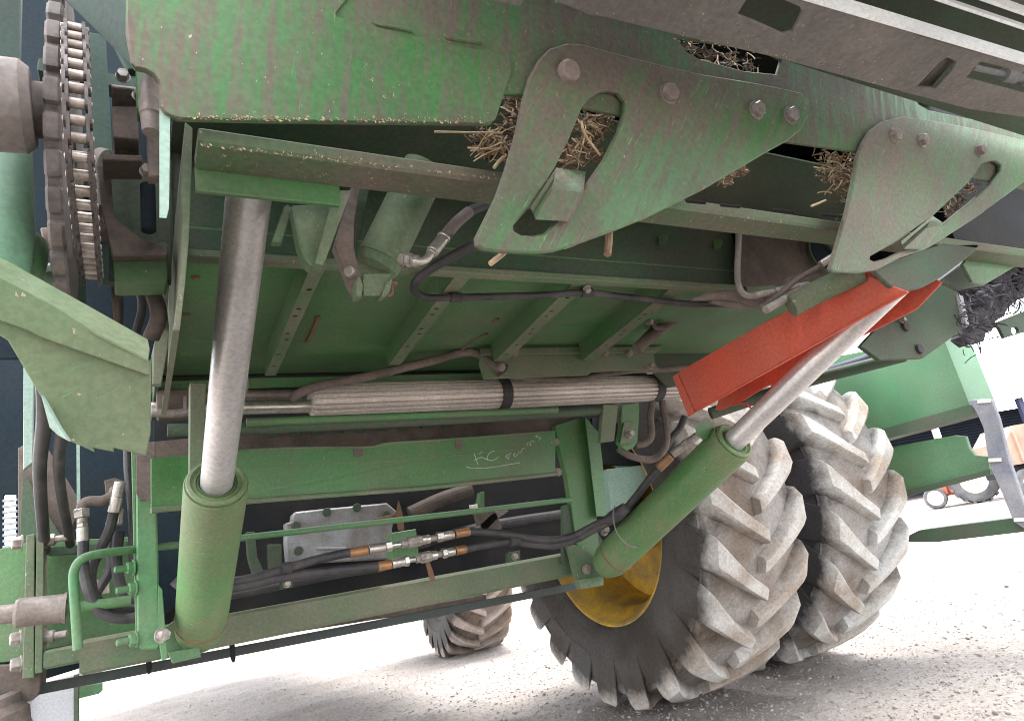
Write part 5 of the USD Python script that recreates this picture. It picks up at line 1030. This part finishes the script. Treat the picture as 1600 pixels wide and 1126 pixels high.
def tractor(label, rear_px, front_px, dist, red):
    r0, f0 = far(*rear_px, dist), far(*front_px, dist); r0[2] = f0[2] = GZ
    e = f0 - r0; L = np.linalg.norm(e); e /= L; n_ = np.array([-e[1], e[0], 0]); n_ = n_ if np.dot(n_, r0) < 0 else -n_   # n_ towards the eye
    t = thing('tractor', label, 'tractor', r0)
    P = lambda u_, v_, w_: r0 + e * u_ + n_ * v_ + np.array([0, 0, w_ * .8])
    RR, FR = .66, .33
    for v_, nm in ((.85, 0), (-.85, 1)):
        w = sub(t, 'rear_wheel'); c = P(0, v_, RR / .8); q = P(0, v_ + 1, RR / .8)
        part(w, 'tyre', lathe(c, q, [(-.2, .37), (-.22, .5), (-.18, RR - .04), (0, RR), (.18, RR - .04), (.22, .5), (.2, .37)], 40), MAT['farrubber'])
        part(w, 'rim', lathe(c, q, [(.18, .39), (.19, .37), (.08, .34), (.06, .12), (.12, .1), (.12, 0)], 32), MAT['white'])
        lg = []
        for k in range(18):
            a_ = 2 * np.pi * k / 18
            for s_ in (-1, 1):
                pts = [c + n_ * (s_ * x_) + (e * math.cos(a_ + da) + np.array([0, 0, 1]) * math.sin(a_ + da)) * rr_ for x_, da in ((.0, .12), (.24, 0)) for rr_ in (RR - .04, RR + .03) for da2 in (0,)]
                pts += [p + (e * -math.sin(a_) + np.array([0, 0, 1]) * math.cos(a_)) * .05 for p in pts]; lg.append(hull(pts))
        part(w, 'lug_ring', lg, MAT['farrubber'])
        w = sub(t, 'front_wheel'); c = P(L, v_ * .8, FR / .8); q = P(L, v_ * .8 + 1, FR / .8)
        part(w, 'tyre', lathe(c, q, [(-.1, .22), (-.12, .3), (-.08, FR - .02), (0, FR), (.08, FR - .02), (.12, .3), (.1, .22)], 32), MAT['farrubber'])
        part(w, 'rim', lathe(c, q, [(.1, .23), (.11, .21), (.05, .19), (.04, .07), (.07, .05), (.07, 0)], 28), MAT['white'])
    bx = lambda u0, u1, v0, v1, w0, w1: hull([P(u_, v_, w_) for u_ in (u0, u1) for v_ in (v0, v1) for w_ in (w0, w1)])
    part(t, 'hood', hull([P(u_, v_, w_) for u_, w0, w1, hv in ((1.0, .95, 1.55, .34), (L + .25, .95, 1.40, .28), (L + .4, .98, 1.25, .22)) for v_ in (-hv, hv) for w_ in (w0, w1)]), MAT[red])
    part(t, 'engine', bx(.6, L + .1, -.25, .25, .5, .96), MAT['tractorred'])
    part(t, 'transmission', bx(-.3, .9, -.3, .3, .42, .98), MAT[red])
    for s_ in (-1, 1): part(t, 'fender', hull([P(u_, s_ * v_, w_) for u_, w_ in ((-.7, 1.35), (.7, 1.35), (.45, 1.72), (-.45, 1.72)) for v_ in (.5, .62)]), MAT[red])
    part(t, 'fuel_tank', bx(.75, 1.35, .35, .62, .50, 1.0), MAT[red])
    part(t, 'seat', hull([P(u_, v_, w_) for u_, w_ in ((-.2, 1.3), (.2, 1.3), (.2, 1.4), (-.25, 1.75), (-.32, 1.4)) for v_ in (-.25, .25)]), MAT['dark'])
    part(t, 'steering_wheel', lathe(P(.62, 0, 1.72), P(.52, 0, 2.0), [(0, .2), (.02, .22), (.04, .2)], 20), MAT['dark'])
    part(t, 'front_axle', bx(L - .08, L + .08, -.7, .7, .38, .55), MAT['dark'])
    part(t, 'exhaust', cyl(P(L - .3, .1, 1.4), P(L - .3, .1, 2.2), .04), MAT['dark'])
    part(t, 'hitch', [bx(-1.0, -.5, -.25, .25, .5, .62), bx(-.9, -.8, -.3, .3, .5, .95)], MAT['farrubber'])
tractor('faded red tractor with white wheel rims parked beyond the boarding ladder', (1531, 782), (1467, 791), 26.0, 'tractorred')
wo = far(1600, 772, 24.0); wo[2] = GZ
wg = thing('gravity_wagon', 'tan hopper wagon at the right edge far across the yard', 'wagon', wo)
part(wg, 'hopper', place(hull([(x_, y_, z_) for x_, z_ in ((-.35, .9), (-.5, 1.55), (-.1, 1.95), (2.0, 1.95), (2.4, 1.55), (1.8, .9)) for y_ in (-.7, .7)]), wo), MAT['wagon'])
for x_ in (-.25, .2, .7): part(wg, 'hopper_rib', place(box((x_, -.78, .95), (x_ + .05, -.70, 1.9), .01), wo), MAT['wagon'])
part(wg, 'chassis', place(box((-.6, -.4, .6), (2.4, .4, .88), .02), wo), MAT['dark'])
for x_ in (-.3, 1.8):
    c = wo + U * x_ - W_ * .75 + [0, 0, .38]; part(wg, 'wheel', lathe(c, c - W_, [(-.1, 0), (-.1, .36), (-.05, .38), (.08, .38), (.1, .34), (.1, .22), (.06, .2), (.06, 0)], 28), MAT['farrubber'])
    part(wg, 'wheel_rim', lathe(c - W_ * .062, c - W_, [(0, 0), (0, .2), (.012, .2), (.012, 0)], 24), MAT['white'])
